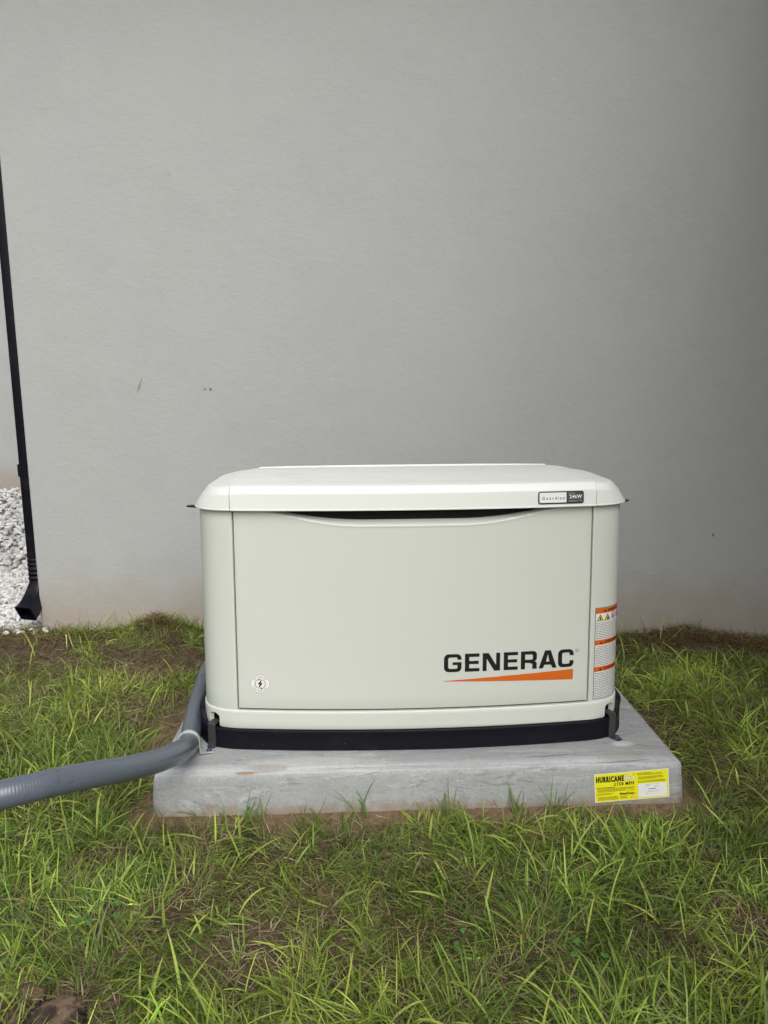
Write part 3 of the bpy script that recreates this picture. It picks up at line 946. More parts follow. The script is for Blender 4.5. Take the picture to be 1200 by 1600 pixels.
class Art:
    def __init__(s): s.items = []
    def poly(s, layer, mat, outer, holes=()): s.items.append(('p', layer, mat, outer, holes)); return s
    def rect(s, layer, mat, x0, y0, x1, y1): return s.poly(layer, mat, [(x0, y0), (x1, y0), (x1, y1), (x0, y1)])
    def text(s, layer, mat, txt, x, y, h, w=None, bold=0., space=1., align='LEFT', fat=0.):
        v, f = text_mesh(txt, 1.0, bold, space)
        xs = [p[0] for p in v]; ys = [p[1] for p in v]
        y0, y1, x0, x1 = min(ys), max(ys), min(xs), max(xs)
        sy = h / (y1 - y0); sx = sy if w is None else w / (x1 - x0)
        if align == 'CENTER': x = x - (x1 - x0) * sx / 2
        for q, dx in enumerate((0., fat, -fat) if fat else (0.,)):
            s.items.append(('m', layer + q * .3, mat, [(x + dx + (p[0] - x0) * sx, y + (p[1] - y0) * sy) for p in v], f))
        return s
    def disc(s, layer, mat, cx, cy, r, r2=0, n=40, a0=0., a1=360.):
        if a1 - a0 >= 360:
            o = [(cx + r * math.cos(2 * PI * k / n), cy + r * math.sin(2 * PI * k / n)) for k in range(n)]
            h = [[(cx + r2 * math.cos(2 * PI * k / n), cy + r2 * math.sin(2 * PI * k / n)) for k in range(n)]] if r2 else []
            return s.poly(layer, mat, o, h)
        m = max(4, int(n * (a1 - a0) / 360))
        A = [math.radians(a0 + (a1 - a0) * k / m) for k in range(m + 1)]
        return s.poly(layer, mat, [(cx + r * math.cos(a), cy + r * math.sin(a)) for a in A] + [(cx + r2 * math.cos(a), cy + r2 * math.sin(a)) for a in A[::-1]])
    def lines(s, layer, mat, x0, x1, ytop, ybot, n, h, seed=0, ragged=.3):
        """rows of unreadably small print: broken dashes the size of words"""
        rr = random.Random(seed)
        for k in range(n):
            y = ytop + (ybot - ytop) * (k + .5) / n
            end = x1 - (x1 - x0) * rr.random() * ragged * (1 if rr.random() < .4 else .15)
            x = x0
            while x < end:
                w = rr.uniform(1.2, 4.6) * h
                w = min(w, end - x)
                if w > h * .5: s.rect(layer, mat, x, y - h / 2, x + w, y + h / 2)
                x += w + rr.uniform(.5, .9) * h
        return s
    def build(s, name, parent, fn, step=None, eps=.00025, label=None):
        mats = []; bm = bmesh.new()
        for it in s.items:
            kind, layer, mat = it[:3]
            if mat not in mats: mats.append(mat)
            mi = mats.index(mat)
            t = bmesh.new()
            if kind == 'p':
                es = []
                for loop in [it[3]] + list(it[4]):
                    vs = [t.verts.new((x, y, 0)) for x, y in loop]
                    es += [t.edges.new((vs[i], vs[(i + 1) % len(vs)])) for i in range(len(vs))]
                if len(it[3]) == 4 and not it[4]: t.faces.new(t.verts[:])
                else: bmesh.ops.triangle_fill(t, use_beauty=True, use_dissolve=False, edges=es, normal=(0, 0, 1))
            else:
                vs = [t.verts.new((x, y, 0)) for x, y in it[3]]
                for f in it[4]:
                    try: t.faces.new([vs[i] for i in f])
                    except ValueError: pass
            if step:
                xs = [v.co.x for v in t.verts]
                k0 = math.ceil(min(xs) / step); k1 = math.floor(max(xs) / step)
                for k in range(k0, k1 + 1):
                    bmesh.ops.bisect_plane(t, geom=t.verts[:] + t.edges[:] + t.faces[:], plane_co=(k * step, 0, 0), plane_no=(1, 0, 0), dist=1e-7)
            idx = {}
            for v in t.verts: idx[v] = bm.verts.new(fn(v.co.x, v.co.y, (layer + 1) * eps))
            for f in t.faces:
                if f.calc_area() < 1e-12: continue
                try:
                    vv = [idx[v] for v in f.verts]
                    if f.normal.z < 0: vv = vv[::-1]
                    nf = bm.faces.new(vv); nf.material_index = mi
                except ValueError: pass
            t.free()
        o = from_bm(name, bm, mats, parent, False, recalc=False)
        if label: o['label'] = label
        return o

# sticker on the pad's front face
def pad_face(u, v, d):
    ang = math.radians(3.3)
    x = .4585 + u * math.cos(ang) - v * math.sin(ang); z = -.1005 + u * math.sin(ang) + v * math.cos(ang)
    y = -.0028 - (-z - .012) / .092 * .0075
    return Vector((x, y - .0016 - d, z))
a = Art()
Wd, Hd = .1985, .0780
a.rect(0, WHITE, 0, 0, Wd, Hd).rect(1, YELLOW, .0018, .0018, Wd - .0018, Hd - .0018)
a.text(2, INK, 'HURRICANE', .0050, .0535, .0165, w=.0735, bold=.040, space=1.25, fat=.0005)
a.text(3, WHITE, 'Pad', .0800, .0544, .0150, w=.0250, bold=.012, space=1.15)
a.text(2, GREYT, 'Pad', .0795, .0539, .0160, w=.0260, bold=.035, space=1.15)
a.text(2, INK, 'TM', .1045, .0695, .0022)
a.text(2, INK, '\u2264150 MPH', .0520, .0422, .0092, w=.0530, bold=.020, space=1.22, fat=.0003)
a.rect(2, INK, .0045, .0385, .054, .0400)
a.lines(2, INK, .0075, .108, .0375, .0270, 5, .0009, 3)
a.lines(2, INK, .0045, .058, .0245, .0195, 2, .0010, 4, .5)
a.lines(2, INK, .0075, .062, .0150, .0050, 4, .0010, 5)
a.text(2, INK, 'DiversiTech', .0665, .0165, .0070, w=.0345, bold=.02, space=1.15, fat=.0003)
a.lines(2, INK, .0665, .088, .0140, .0060, 4, .0008, 6)
for px, py, qx, qy, w in ((.0965, .0060, .1045, .0185, .0011), (.1040, .0175, .1105, .0225, .0010), (.1040, .0175, .1040, .0240, .0010), (.1040, .0175, .1105, .0150, .0008), (.1040, .0175, .0985, .0225, .0008)):
    dx, dy = qx - px, qy - py; L = math.hypot(dx, dy); nx, ny = -dy / L * w, dx / L * w
    a.poly(3, ORANGE, [(px - nx, py - ny), (qx, qy), (px + nx, py + ny)])
a.lines(2, INK, .104, .1105, .0075, .0050, 1, .0009, 8)
a.rect(2, INK, .1150, .0708, .152, .0720)
a.lines(2, INK, .1150, .182, .0695, .0655, 2, .0009, 10)
a.lines(2, INK, .1175, .184, .0620, .0540, 4, .0009, 11)
a.lines(2, INK, .1150, .190, .0510, .0450, 3, .0009, 12)
a.rect(2, WHITE, .1155, .0055, .1925, .0420)
a.poly(3, LGREY, [(.135, .013), (.172, .013), (.172, .040), (.135, .040)], [[(.1355, .0135), (.1715, .0135), (.1715, .0395), (.1355, .0395)]])
a.rect(3, GREYT, .1365, .0365, .148, .0378).rect(3, GREYT, .160, .0325, .168, .0337)
a.rect(3, GREYT, .143, .0255, .163, .0278)
a.lines(3, GREYT, .140, .168, .0215, .0185, 1, .0012, 14, 0)
a.lines(3, GREYT, .1365, .1415, .0165, .0145, 1, .0010, 15, 0)
a.build('sticker', pad, pad_face, label='yellow sticker with bold black lettering on the front face')

# ------------------------------------------------------------ generator shell
CX = -.007
def half_outline():
    pts = []
    for x in np.linspace(0, .482, 60): pts.append((x, .115 + .122 * x * x))
    P = [Vector((.482, .1433)), Vector((.552, .1575)), Vector((.582, .188)), Vector((.583, .262))]
    for k in range(1, 33):
        t = k / 32
        q = (1 - t) ** 3 * P[0] + 3 * t * (1 - t) ** 2 * P[1] + 3 * t * t * (1 - t) * P[2] + t ** 3 * P[3]
        pts.append((q.x, q.y))
    for y in np.linspace(.262, .70, 20)[1:]: pts.append((.583, y))
    for k in range(1, 9):
        a_ = k / 8 * PI / 2
        pts.append((.545 + .038 * math.cos(a_), .70 + .040 * math.sin(a_)))
    for x in np.linspace(.545, 0, 24)[1:]: pts.append((x, .740))
    return np.array(pts)
HO = half_outline()
HS = np.concatenate([[0], np.cumsum(np.hypot(*np.diff(HO, axis=0).T))])
SMAX = HS[-1]
TG = np.gradient(HO, HS, axis=0); TG /= np.linalg.norm(TG, axis=1, keepdims=True)
HN = np.stack([TG[:, 1], -TG[:, 0]], 1)
def s_at_x(x): return float(np.interp(x, HO[:90, 0], HS[:90]))
def shell(s, z, off=0.):
    sg = 1 if s >= 0 else -1; q = abs(s)
    x = np.interp(q, HS, HO[:, 0]); y = np.interp(q, HS, HO[:, 1])
    nx = np.interp(q, HS, HN[:, 0]); ny = np.interp(q, HS, HN[:, 1])
    x += nx * off; y += ny * off
    k = 1 + .014 * (.66 - z) / .55
    return Vector((CX + sg * x * k, y, z))
gen = empty('standby_generator', (CX, .43, 0.0), 'cream metal standby generator with an off-white lid standing on the cement pad', 'generator')

def panel(name, ss, zz, mat, parent, offs, offz, extra=None, smooth_deg=40, label=None):
    bm = bmesh.new()
    grid = []
    for j, z in enumerate(zz):
        row = []
        for i, s_ in enumerate(ss):
            o_ = min(offs[i], offz[j])
            if extra: o_ -= extra(s_, z)
            row.append(bm.verts.new(shell(s_, z, o_)))
        grid.append(row)
    for j in range(len(zz) - 1):
        for i in range(len(ss) - 1):
            bm.faces.new((grid[j][i], grid[j][i + 1], grid[j + 1][i + 1], grid[j + 1][i]))
    o = from_bm(name, bm, mat, parent, True, recalc=False)
    auto_smooth(o, smooth_deg)
    if label: o['label'] = label
    return o
def edged(a, b, n, r=.0022, depth=.014, base=0., inner=None):
    mid = list(np.linspace(a + r, b - r, n)) if inner is None else inner
    v = [a, a, a + r * .25] + mid + [b - r * .25, b, b]
    o = [base - depth, base - r, base - r * .3] + [base] * len(mid) + [base - r * .3, base - r, base - depth]
    return v, o

# black core behind the gaps; the dark inside is put into its colour
bm = bmesh.new()
def ring_at(z, off, n=160):
    S = np.linspace(-SMAX, SMAX, n, endpoint=False)
    return [shell(s_, z, off) for s_ in S]
lo = [bm.verts.new(p) for p in ring_at(.008, -.020)]; hi = [bm.verts.new(p) for p in ring_at(.668, -.020)]
for i in range(len(lo)): bm.faces.new((lo[i], lo[(i + 1) % len(lo)], hi[(i + 1) % len(lo)], hi[i]))
bm.faces.new(hi); bm.faces.new(lo[::-1])
from_bm('dark_core', bm, DARK, gen)

SD = s_at_x(.478)                       # door half width along the surface
GAPW = .0022
def scoop(s_, z):
    x = abs(s_ + .004)
    if x > .405: return 0.
    g = math.cos(PI / 2 * x / .405)
    g = min(1, g * 1.12); g = g * g * (3 - 2 * g)
    hgt = .0365 * g
    if hgt < .0004: return 0.
    zr = .6645 - hgt
    if z <= zr - .007: return 0.
    if z < zr: return -.0008 * min(1, g * 3) * math.sin(PI * (z - zr + .007) / .007)       # soft proud rim
    t = min(1, (z - zr) / max(.003, hgt))
    return .040 * min(1, g * 3.0) * (1 - (1 - t) ** 1.7)
sd, so = edged(-SD + GAPW, SD - GAPW, 90)
zmid = list(np.linspace(.1200, .600, 14)) + list(np.linspace(.606, .6640, 44))
zd, zo = edged(.1178, .6665, 0, inner=zmid)
door = panel('front_door', sd, zd, CREAM, gen, so, zo, scoop, 45)
# side panels wrap from the door round the corner to the back
for sg, nm in ((-1, ''), (1, '')):
    a_, b_ = SD + GAPW, SMAX - .30
    inner = list(np.linspace(a_ + .0022, a_ + .25, 46)) + list(np.linspace(a_ + .27, b_ - .0022, 20))
    sp_, op_ = edged(a_, b_, 0, inner=inner)
    zp, zpo = edged(.1055, .6665, 0, inner=list(np.linspace(.1085, .664, 12)))
    if sg < 0: sp_, op_ = [-v for v in sp_[::-1]], op_[::-1]
    panel('side_panel', sp_, zp, CREAM, gen, op_, zpo)
S2 = np.linspace(SMAX - .30 + .003, SMAX, 14)
bm = bmesh.new()
rowz = (.1055, .6665)
g = [[bm.verts.new(shell(s_, z, 0)) for s_ in list(S2) + [-q for q in S2[::-1][1:]]] for z in rowz]
for i in range(len(g[0]) - 1): bm.faces.new((g[0][i], g[0][i + 1], g[1][i + 1], g[1][i]))
from_bm('back_panel', bm, CREAM, gen, True, recalc=False)
# lower cream sill with arched openings at the front corners
def sill():
    a_ = s_at_x(.5450)
    zb, zt = .060, .1120
    hole_w, hz0, hz1 = .0180, .062, .0965
    def arch(c):
        p = [(c - hole_w, zb - .002), (c - hole_w, hz1 - .010)]
        for k in range(1, 10):
            an = PI - PI * k / 9.
            p.append((c + hole_w * math.cos(an), hz1 - .010 + .0115 * math.sin(an)))
        p.append((c + hole_w, zb - .002))
        return p
    outer = []
    s0, s1 = -SMAX + .02, SMAX - .02
    outer += [(s0, zb)]
    for c in (-a_, a_):
        ar = arch(c)
        outer += [(ar[0][0] - .004, zb), (ar[0][0], zb + .004)] + ar[1:-1] + [(ar[-1][0], zb + .004), (ar[-1][0] + .004, zb)]
    outer += [(s1, zb), (s1, zt), (s0, zt)]
    bm = bmesh.new()
    vs = [bm.verts.new((x, y, 0)) for x, y in outer]
    es = [bm.edges.new((vs[i], vs[(i + 1) % len(vs)])) for i in range(len(vs))]
    bmesh.ops.triangle_fill(bm, use_beauty=True, use_dissolve=False, edges=es, normal=(0, 0, 1))
    for k in range(int(s0 / .012), int(s1 / .012) + 1):
        bmesh.ops.bisect_plane(bm, geom=bm.verts[:] + bm.edges[:] + bm.faces[:], plane_co=(k * .012, 0, 0), plane_no=(1, 0, 0), dist=1e-6)
    for zc in (.0625, .1095, .1108):
        bmesh.ops.bisect_plane(bm, geom=bm.verts[:] + bm.edges[:] + bm.faces[:], plane_co=(0, zc, 0), plane_no=(0, 1, 0), dist=1e-6)
    bmesh.ops.recalc_face_normals(bm, faces=bm.faces[:])
    if sum(f.normal.z for f in bm.faces) < 0: bmesh.ops.reverse_faces(bm, faces=bm.faces[:])
    be = [e for e in bm.edges if e.is_boundary]
    r = bmesh.ops.extrude_edge_only(bm, edges=be)
    new = {v for v in r['geom'] if isinstance(v, bmesh.types.BMVert)}
    for v in bm.verts:
        s_, z = v.co.x, v.co.y
        off = .0035
        if z > .1118: off -= .0022
        elif z > .1102: off -= .0008
        if z < .0605: off -= .0012
        if v in new: off -= .0125
        v.co = shell(s_, z, off)
    o = from_bm('lower_sill', bm, CREAM, gen, True)
    auto_smooth(o, 40)
sill()

# black base tray, higher along the sides
def tray():
    bm = bmesh.new()
    S = np.linspace(-SMAX, SMAX, 300, endpoint=False)
    rows = []
    for k, (f, off) in enumerate(((0, .004), (.03, .0095), (.5, .0085), (.84, .0085), (.90, .0110), (.96, .0110), (1., .0095), (1., .0050), (1., -.012))):
        row = []
        for s_ in S:
            top = .0585 + .034 * float(sst(s_at_x(.560), s_at_x(.578), abs(s_))) * float(sst(SMAX - .4, SMAX - .5, abs(s_)))
            offs = off + (.0055 * math.exp(-((abs(s_) - s_at_x(.553)) / .030) ** 2) if off > 0 else 0) + .009 * float(sst(s_at_x(.560), s_at_x(.580), abs(s_))) * (1 if off > 0 else 0)
            row.append(bm.verts.new(shell(s_, .0005 + top * f, offs)))
        rows.append(row)
    n = len(S)
    for r1, r2 in zip(rows, rows[1:]):
        for i in range(n): bm.faces.new((r1[i], r1[(i + 1) % n], r2[(i + 1) % n], r2[i]))
    o = from_bm('base_tray', bm, TRAY, gen, True)
    auto_smooth(o, 40)
tray()

# hold-down brackets with bolted feet
def bracket(sg, foot=.030):
    s0 = sg * s_at_x(.5460)
    P0 = shell(s0, 0, 0); nrm = Vector((sg * .50, -.866, 0))
    tan = Vector((-nrm.y, nrm.x, 0))
    path = [(-.016, .0705), (.0105, .0705), (.0140, .0690), (.0160, .0655), (.0160, .012), (.0168, .0065), (.020, .0042), (.016 + foot, .0042)]
    hw, th = .0125, .0034
    bm = bmesh.new()
    prev = None
    for k, (o_, z) in enumerate(path):
        a0 = Vector(path[max(k - 1, 0)]); a1 = Vector(path[min(k + 1, len(path) - 1)])
        d = (a1 - a0).normalized(); nn = Vector((-d.y, d.x))          # inward side
        w = hw if k < len(path) - 1 else hw * .7
        def P(o2, z2, t): return P0 + nrm * o2 + tan * t + Vector((0, 0, z2))
        ring = [bm.verts.new(P(o_, z, -w)), bm.verts.new(P(o_, z, w)), bm.verts.new(P(o_ + nn.x * -th * -1 * -1, z - abs(th) if abs(d.x) > .7 else z, w)), bm.verts.new(P(o_ + nn.x * -th * -1 * -1, z - abs(th) if abs(d.x) > .7 else z, -w))]
        if prev:
            for i in range(4): bm.faces.new((prev[i], prev[(i + 1) % 4], ring[(i + 1) % 4], ring[i]))
        else: bm.faces.new(ring[::-1])
        prev = ring
    bm.faces.new(prev)
    br = from_bm('mounting_bracket', bm, BRACK, gen)
    md = br.modifiers.new('b', 'BEVEL'); md.width = .0009; md.segments = 2
    if foot < .02: return
    c = P0 + nrm * (.016 + foot * .55)
    bm = bmesh.new()
    bmesh.ops.create_cone(bm, cap_ends=True, segments=20, radius1=.0085, radius2=.0085, depth=.0015, matrix=Matrix.Translation((c.x, c.y, .0052)))
    bmesh.ops.create_cone(bm, cap_ends=True, segments=6, radius1=.0062, radius2=.0058, depth=.0055, matrix=Matrix.Translation((c.x, c.y, .0088)))
    b = from_bm('bolt', bm, BOLTM, br)
    b.matrix_parent_inverse = Matrix.Identity(4)
    md = b.modifiers.new('b', 'BEVEL'); md.width = .0007; md.segments = 2
bracket(1)
bracket(-1, .010)

# lid: ring loft over the shell outline
_LP = np.polyfit([.10, .25, .38, .50, .62, .74], [.7325, .7380, .7405, .7360, .7245, .7090], 4)
def lid_z(y): return float(np.polyval(_LP, min(.745, max(.09, y))))
def lid_mesh(dz=0., inset=0.):
    N = 400
    S = np.linspace(-SMAX, SMAX, N, endpoint=False)
    prof = [(-.010, .6690), (.0125, .6690), (.0152, .6698), (.0156, .6712), (.0152, .6730), (.0138, .6742), (.0136, .6760), (.0118, .694), (.0106, .7095), (.0102, .7120), (.0092, .7138), (.0020, .7232), (-.0035, .7290), (-.0046, .7299), (-.0062, .7302), (-.0090, .7296), (-.0120, .7294), (-.018, .7310), (-.030, .7328)]
    rings = []
    def topz(x, y):
        X = abs(x - CX)
        return lid_z(y) - .012 * float(sst(.43, .60, X))
    for off, z in prof:
        ring = []
        for s_ in S:
            p = shell(s_, .66, off - inset); p.z = z
            X = abs(p.x - CX)
            side = float(sst(.47, .585, X))
            if z > .676: p.x -= (1 if p.x > CX else -1) * .019 * side * min(1, (z - .676) / .038)
            p.x = CX + (p.x - CX) * (1 - .005 * side)
            f = 1 - .12 * float(sst(.46, .60, X)) - .30 * float(sst(.42, .76, p.y))
            p.z = .669 + (z - .669) * f
            ring.append(p)
        rings.append(ring)
    last = rings[-1]
    base = [p.copy() for p in last]
    for t in (.03, .08, .16, .28, .45, .7, .95):
        ring = []
        for p in base:
            q = Vector((max(-.40, min(.40, p.x)), .43, 0))
            r = Vector((p.x + (q.x - p.x) * t, p.y + (q.y - p.y) * t, 0))
            zt = topz(r.x, r.y)
            w = float(sst(0, .35, t))
            r.z = p.z * (1 - w) + zt * w
            ring.append(r)
        rings.append(ring)
    V = [(p.x, p.y, p.z + dz) for r in rings for p in r]
    F_ = []
    for k in range(len(rings) - 1):
        a_ = k * N
        for i in range(N):
            j = (i + 1) % N
            F_.append((a_ + i, a_ + j, a_ + N + j, a_ + N + i))
    bm = bmesh.new()
    vs = [bm.verts.new(v) for v in V]
    for f in F_: bm.faces.new([vs[i] for i in f])
    bm.faces.new(vs[-N:])
    bmesh.ops.recalc_face_normals(bm, faces=bm.faces[:])
    return bm
XS = .4815
def cut(bm, x, keep_right):
    g = bm.verts[:] + bm.edges[:] + bm.faces[:]
    bmesh.ops.bisect_plane(bm, geom=g, plane_co=(x, 0, 0), plane_no=(1, 0, 0), clear_inner=keep_right, clear_outer=not keep_right)
bm = lid_mesh(.0, 0.)
cut(bm, CX - XS, True); cut(bm, CX + XS, False)
for v in bm.verts:
    if v.co.y < .16 and v.co.z < .7335: v.co.y -= .0020
    if v.co.z > .68: v.co.z += .0022
be = [e for e in bm.edges if e.is_boundary and abs(abs(e.verts[0].co.x - CX) - XS) < 1e-4 and abs(abs(e.verts[1].co.x - CX) - XS) < 1e-4]
r = bmesh.ops.extrude_edge_only(bm, edges=be)
for v in r['geom']:
    if isinstance(v, bmesh.types.BMVert): v.co += Vector((0, .004, -.004))
lid = from_bm('lid', bm, LID, gen, True); auto_smooth(lid, 30)
for sg in (-1, 1):
    bm = lid_mesh(0, 0)
    cut(bm, CX + sg * (XS + .0016), sg > 0)
    c = from_bm('lid_end_cap', bm, LID, gen, True); auto_smooth(c, 30)
# raised rear hinge strip on the lid
bm = bmesh.new()
g = []
for y, dz in ((.600, .0000), (.603, .0035), (.66, .0045), (.70, .0045), (.735, .003), (.742, -.004)):
    g.append([bm.verts.new((CX + x, y, lid_z(y) + .0042 + dz - .003 * (abs(x) / .46) ** 4)) for x in np.linspace(-.463, .463, 30)])
for r1, r2 in zip(g, g[1:]):
    for i in range(29): bm.faces.new((r1[i], r1[i + 1], r2[i + 1], r2[i]))
be = [e for e in bm.edges if e.is_boundary]
r = bmesh.ops.extrude_edge_only(bm, edges=be)
for v in r['geom']:
    if isinstance(v, bmesh.types.BMVert): v.co.z -= .012
hs = from_bm('hinge_strip', bm, LID, lid, True); auto_smooth(hs, 40); hs.matrix_parent_inverse = Matrix.Identity(4)

# black latch tabs sticking out under the lid ends, and the lock below
for sg in (-1, 1):
    bm = bmesh.new()
    x0, x1 = CX + sg * .560, CX + sg * .6330
    pl = [(x0, .285), (x1 - sg * .006, .288), (x1, .294), (x1, .306), (x1 - sg * .006, .312), (x0, .315)]
    top = [bm.verts.new((x, y, .6585 - .004 * (abs(x - CX) - .56) / .07 + (.003 if abs(x - CX) > .625 else 0))) for x, y in pl]
    bot = [bm.verts.new((v.co.x - sg * (.004 if abs(v.co.x - CX) > .62 else 0), v.co.y, v.co.z - (.0035 if abs(v.co.x - CX) > .62 else .008))) for v in top]
    bm.faces.new(top); bm.faces.new(bot[::-1])
    for i in range(6): bm.faces.new((top[i], bot[i], bot[(i + 1) % 6], top[(i + 1) % 6]))
    o = from_bm('latch_tab', bm, TRAY, gen)
    md = o.modifiers.new('b', 'BEVEL'); md.width = .0012; md.segments = 2
    if sg < 0:
        bm = bmesh.new()
        bmesh.ops.create_cone(bm, cap_ends=True, segments=24, radius1=.010, radius2=.009, depth=.008, matrix=Matrix.Translation((CX - .586, .275, .640)) @ Matrix.Rotation(PI / 2, 4, 'Y'))
        o = from_bm('lock', bm, ZINC, gen)
        md = o.modifiers.new('b', 'BEVEL'); md.width = .0012; md.segments = 2

# ---- logo on the door, letters drawn as polygons (unit: 135 px tall source drawing)
def superR(x0, y0, x1, y1, r, n=5, corners=(1, 1, 1, 1)):
    out = []
    for (cx, cy, a0, on) in ((x1 - r, y0 + r, -90, corners[0]), (x1 - r, y1 - r, 0, corners[1]), (x0 + r, y1 - r, 90, corners[2]), (x0 + r, y0 + r, 180, corners[3])):
        if on:
            for k in range(n + 1):
                a_ = math.radians(a0 + 90 * k / n); out.append((cx + r * math.cos(a_), cy + r * math.sin(a_)))
        else:
            out.append({-90: (x1, y0), 0: (x1, y1), 90: (x0, y1), 180: (x0, y0)}[a0])
    return out
def arcp(cx, cy, r, a0, a1, n=5): return [(cx + r * math.cos(math.radians(a0 + (a1 - a0) * k / n)), cy + r * math.sin(math.radians(a0 + (a1 - a0) * k / n))) for k in range(n + 1)]
H = 135.
def glyph_C(w):
    T, B_ = 30, 25; r, ri = 34, 14
    p = [(w, 88), (w, H - r)] + arcp(w - r, H - r, r, 0, 90) + arcp(r, H - r, r, 90, 180) + arcp(r, r, r, 180, 270) + arcp(w - r, r, r, 270, 360) + [(w, 50), (w - T, 50)]
    p += [(w - T, B_ + 8)] + arcp(w - T - 8, B_ + 8, 8, 0, -90, 3) + arcp(T + ri, B_ + ri, ri, 270, 180) + arcp(T + ri, H - B_ - ri, ri, 180, 90) + arcp(w - T - 8, H - B_ - 8, 8, 90, 0, 3) + [(w - T, 88)]
    return [p], []
def glyph_G(w):
    T, B_ = 30, 25; r, ri = 34, 14
    p = [(w, 92), (w, H - r)] + arcp(w - r, H - r, r, 0, 90) + arcp(r, H - r, r, 90, 180) + arcp(r, r, r, 180, 270) + arcp(w - r, r, r, 270, 360) + [(w, 74), (w - 64, 74), (w - 64, 53), (w - T, 53)]
    p += [(w - T, B_ + 8)] + arcp(w - T - 8, B_ + 8, 8, 0, -90, 3) + arcp(T + ri, B_ + ri, ri, 270, 180) + arcp(T + ri, H - B_ - ri, ri, 180, 90) + arcp(w - T - 8, H - B_ - 8, 8, 90, 0, 3) + [(w - T, 92)]
    return [p], []
def glyph_E(w):
    return [[(0, 0), (w, 0), (w, 25), (31, 25), (31, 56), (w - 5, 56), (w - 5, 80), (31, 80), (31, 110), (w, 110), (w, H), (0, H)]], []
def glyph_N(w):
    return [[(0, 0), (29, 0), (29, 92), (84, 0), (w, 0), (w, H), (w - 29, H), (w - 29, 43), (43, H), (0, H)]], []
def glyph_R(w):
    left = [(0, 0), (31, 0), (31, H), (0, H)]
    bowl = [(31, 110), (w - 40, 110)] + arcp(w - 40, 100, 10, 90, 0, 3) + arcp(w - 40, 81, 10, 0, -90, 3) + [(31, 71), (31, 47), (58, 47), (66, 45), (w - 33, 38), (w - 33, 0), (w, 0), (w, 38), (w - 4, 50), (w - 16, 58), (w - 5, 66), (w, 80)] + arcp(w - 28, H - 28, 28, 0, 90) + [(31, H)]
    bowl = [p for k, p in enumerate(bowl) if k == 0 or math.dist(p, bowl[k - 1]) > .01]
    leg = []
    return [left, bowl], []
def glyph_A(w):
    return [[(0, 0), (31, 0), (43, 26), (w - 43, 26), (w - 31, 0), (w, 0), (w - 45, H), (45, H)]], [[(54, 50), (w / 2, 108), (w - 54, 50)]]
kx = (.4265 - .0690) / 943.
def door_map(u, v, d): return shell(u - CX * 0 + .007, v, d + .0002)
a = Art()
for fn, x0, w in ((glyph_G, 152, 125), (glyph_E, 301, 104), (glyph_N, 428, 126), (glyph_E, 580, 103), (glyph_R, 705, 117), (glyph_A, 836, 133), (glyph_C, 979, 116)):
    o, h = fn(w)
    tr = lambda p: (.0700 + (p[0] + x0 - 150) * kx, .2195 + p[1] * kx)
    for o1 in o: a.poly(0, INK, [tr(p) for p in o1], [[tr(p) for p in q] for q in h])
a.poly(0, ORANGE, [(.0700, .1935), (.4275, .1828), (.4275, .2130), (.0700, .1948)])
a.disc(0, INK, .4372, .2655, .0048, .0041, 28)
a.text(0, INK, 'R', .4355, .2634, .0042, bold=.02)
def tri_fix(u, v, d): return door_map(u, v, d)
a.build('logo', door, tri_fix, step=.02, label='black block lettering over an orange wedge').matrix_parent_inverse = Matrix.Identity(4)

# ---- round sticker, lower left of the door
a = Art(); cx, cy = -.4235, .1895
a.disc(0, LGREY, cx, cy, .0262, n=48).disc(1, WHITE, cx, cy, .0250, n=48)
for a0, a1 in ((35, 62), (70, 108), (118, 150), (205, 240), (250, 285), (292, 330)):
    a.disc(2, GREYT, cx, cy, .0208, .0192, 60, a0, a1)
a.disc(2, REDB, cx, cy, .0146, .0130, 60, 112, 232).disc(2, REDB, cx, cy, .0146, .0130, 60, -70, 52)
a.poly(2, REDB, [(cx - .0052, cy + .0160), (cx + .0012, cy + .0135), (cx - .0040, cy + .0095)])
a.poly(2, REDB, [(cx + .0052, cy - .0160), (cx - .0012, cy - .0135), (cx + .0040, cy - .0095)])
a.poly(3, INK, [(cx + .0060, cy + .0160), (cx - .0068, cy - .0008), (cx - .0012, cy - .0008), (cx - .0060, cy - .0150), (cx + .0072, cy + .0030), (cx + .0014, cy + .0030)])
a.build('round_sticker', door, door_map, step=.02, label='small round white sticker with a black lightning bolt').matrix_parent_inverse = Matrix.Identity(4)

# ---- badge on the lid's front
def lid_face(u, v, d):
    s_ = u + .007
    f = (v - .673) / (.709 - .673)
    p = shell(s_, .66, .0140 - .0032 * max(0, f)); p.z = v
    return p + Vector((0, -.0020 - .0010 - d * 1.2, .0010))
a = Art(); bx0, bx1, bz0, bz1 = .3145, .4385, .6775, .7105
a.poly(0, INK, superR(bx0, bz0, bx1, bz1, .006))
a.poly(1, WHITE, superR(bx0 + .0035, bz0 + .0035, bx0 + .0765, bz1 - .0030, .003, corners=(0, 0, 1, 1)))
a.poly(1, BADGE, superR(bx0 + .0785, bz0 + .0030, bx1 - .0025, bz1 - .0025, .004, corners=(1, 1, 0, 0)))
a.text(2, INK, 'Guardian', bx0 + .0105, bz0 + .0115, .0078, w=.0610, bold=.014, space=1.6)
a.text(2, WHITE, '24kW', bx0 + .0845, bz0 + .0135, .0098, w=.0340, bold=.028, space=1.15)
a.poly(2, LGREY, [(bx1 - .013, bz0 + .0100), (bx1 - .0035, bz0 + .0045), (bx1 - .0035, bz0 + .0055), (bx1 - .012, bz0 + .0108)])
a.lines(2, LGREY, bx0 + .082, bx0 + .100, bz1 - .004, bz1 - .0090, 2, .0009, 3)
a.lines(2, LGREY, bx0 + .082, bx0 + .108, bz0 + .0095, bz0 + .0045, 2, .0009, 5)
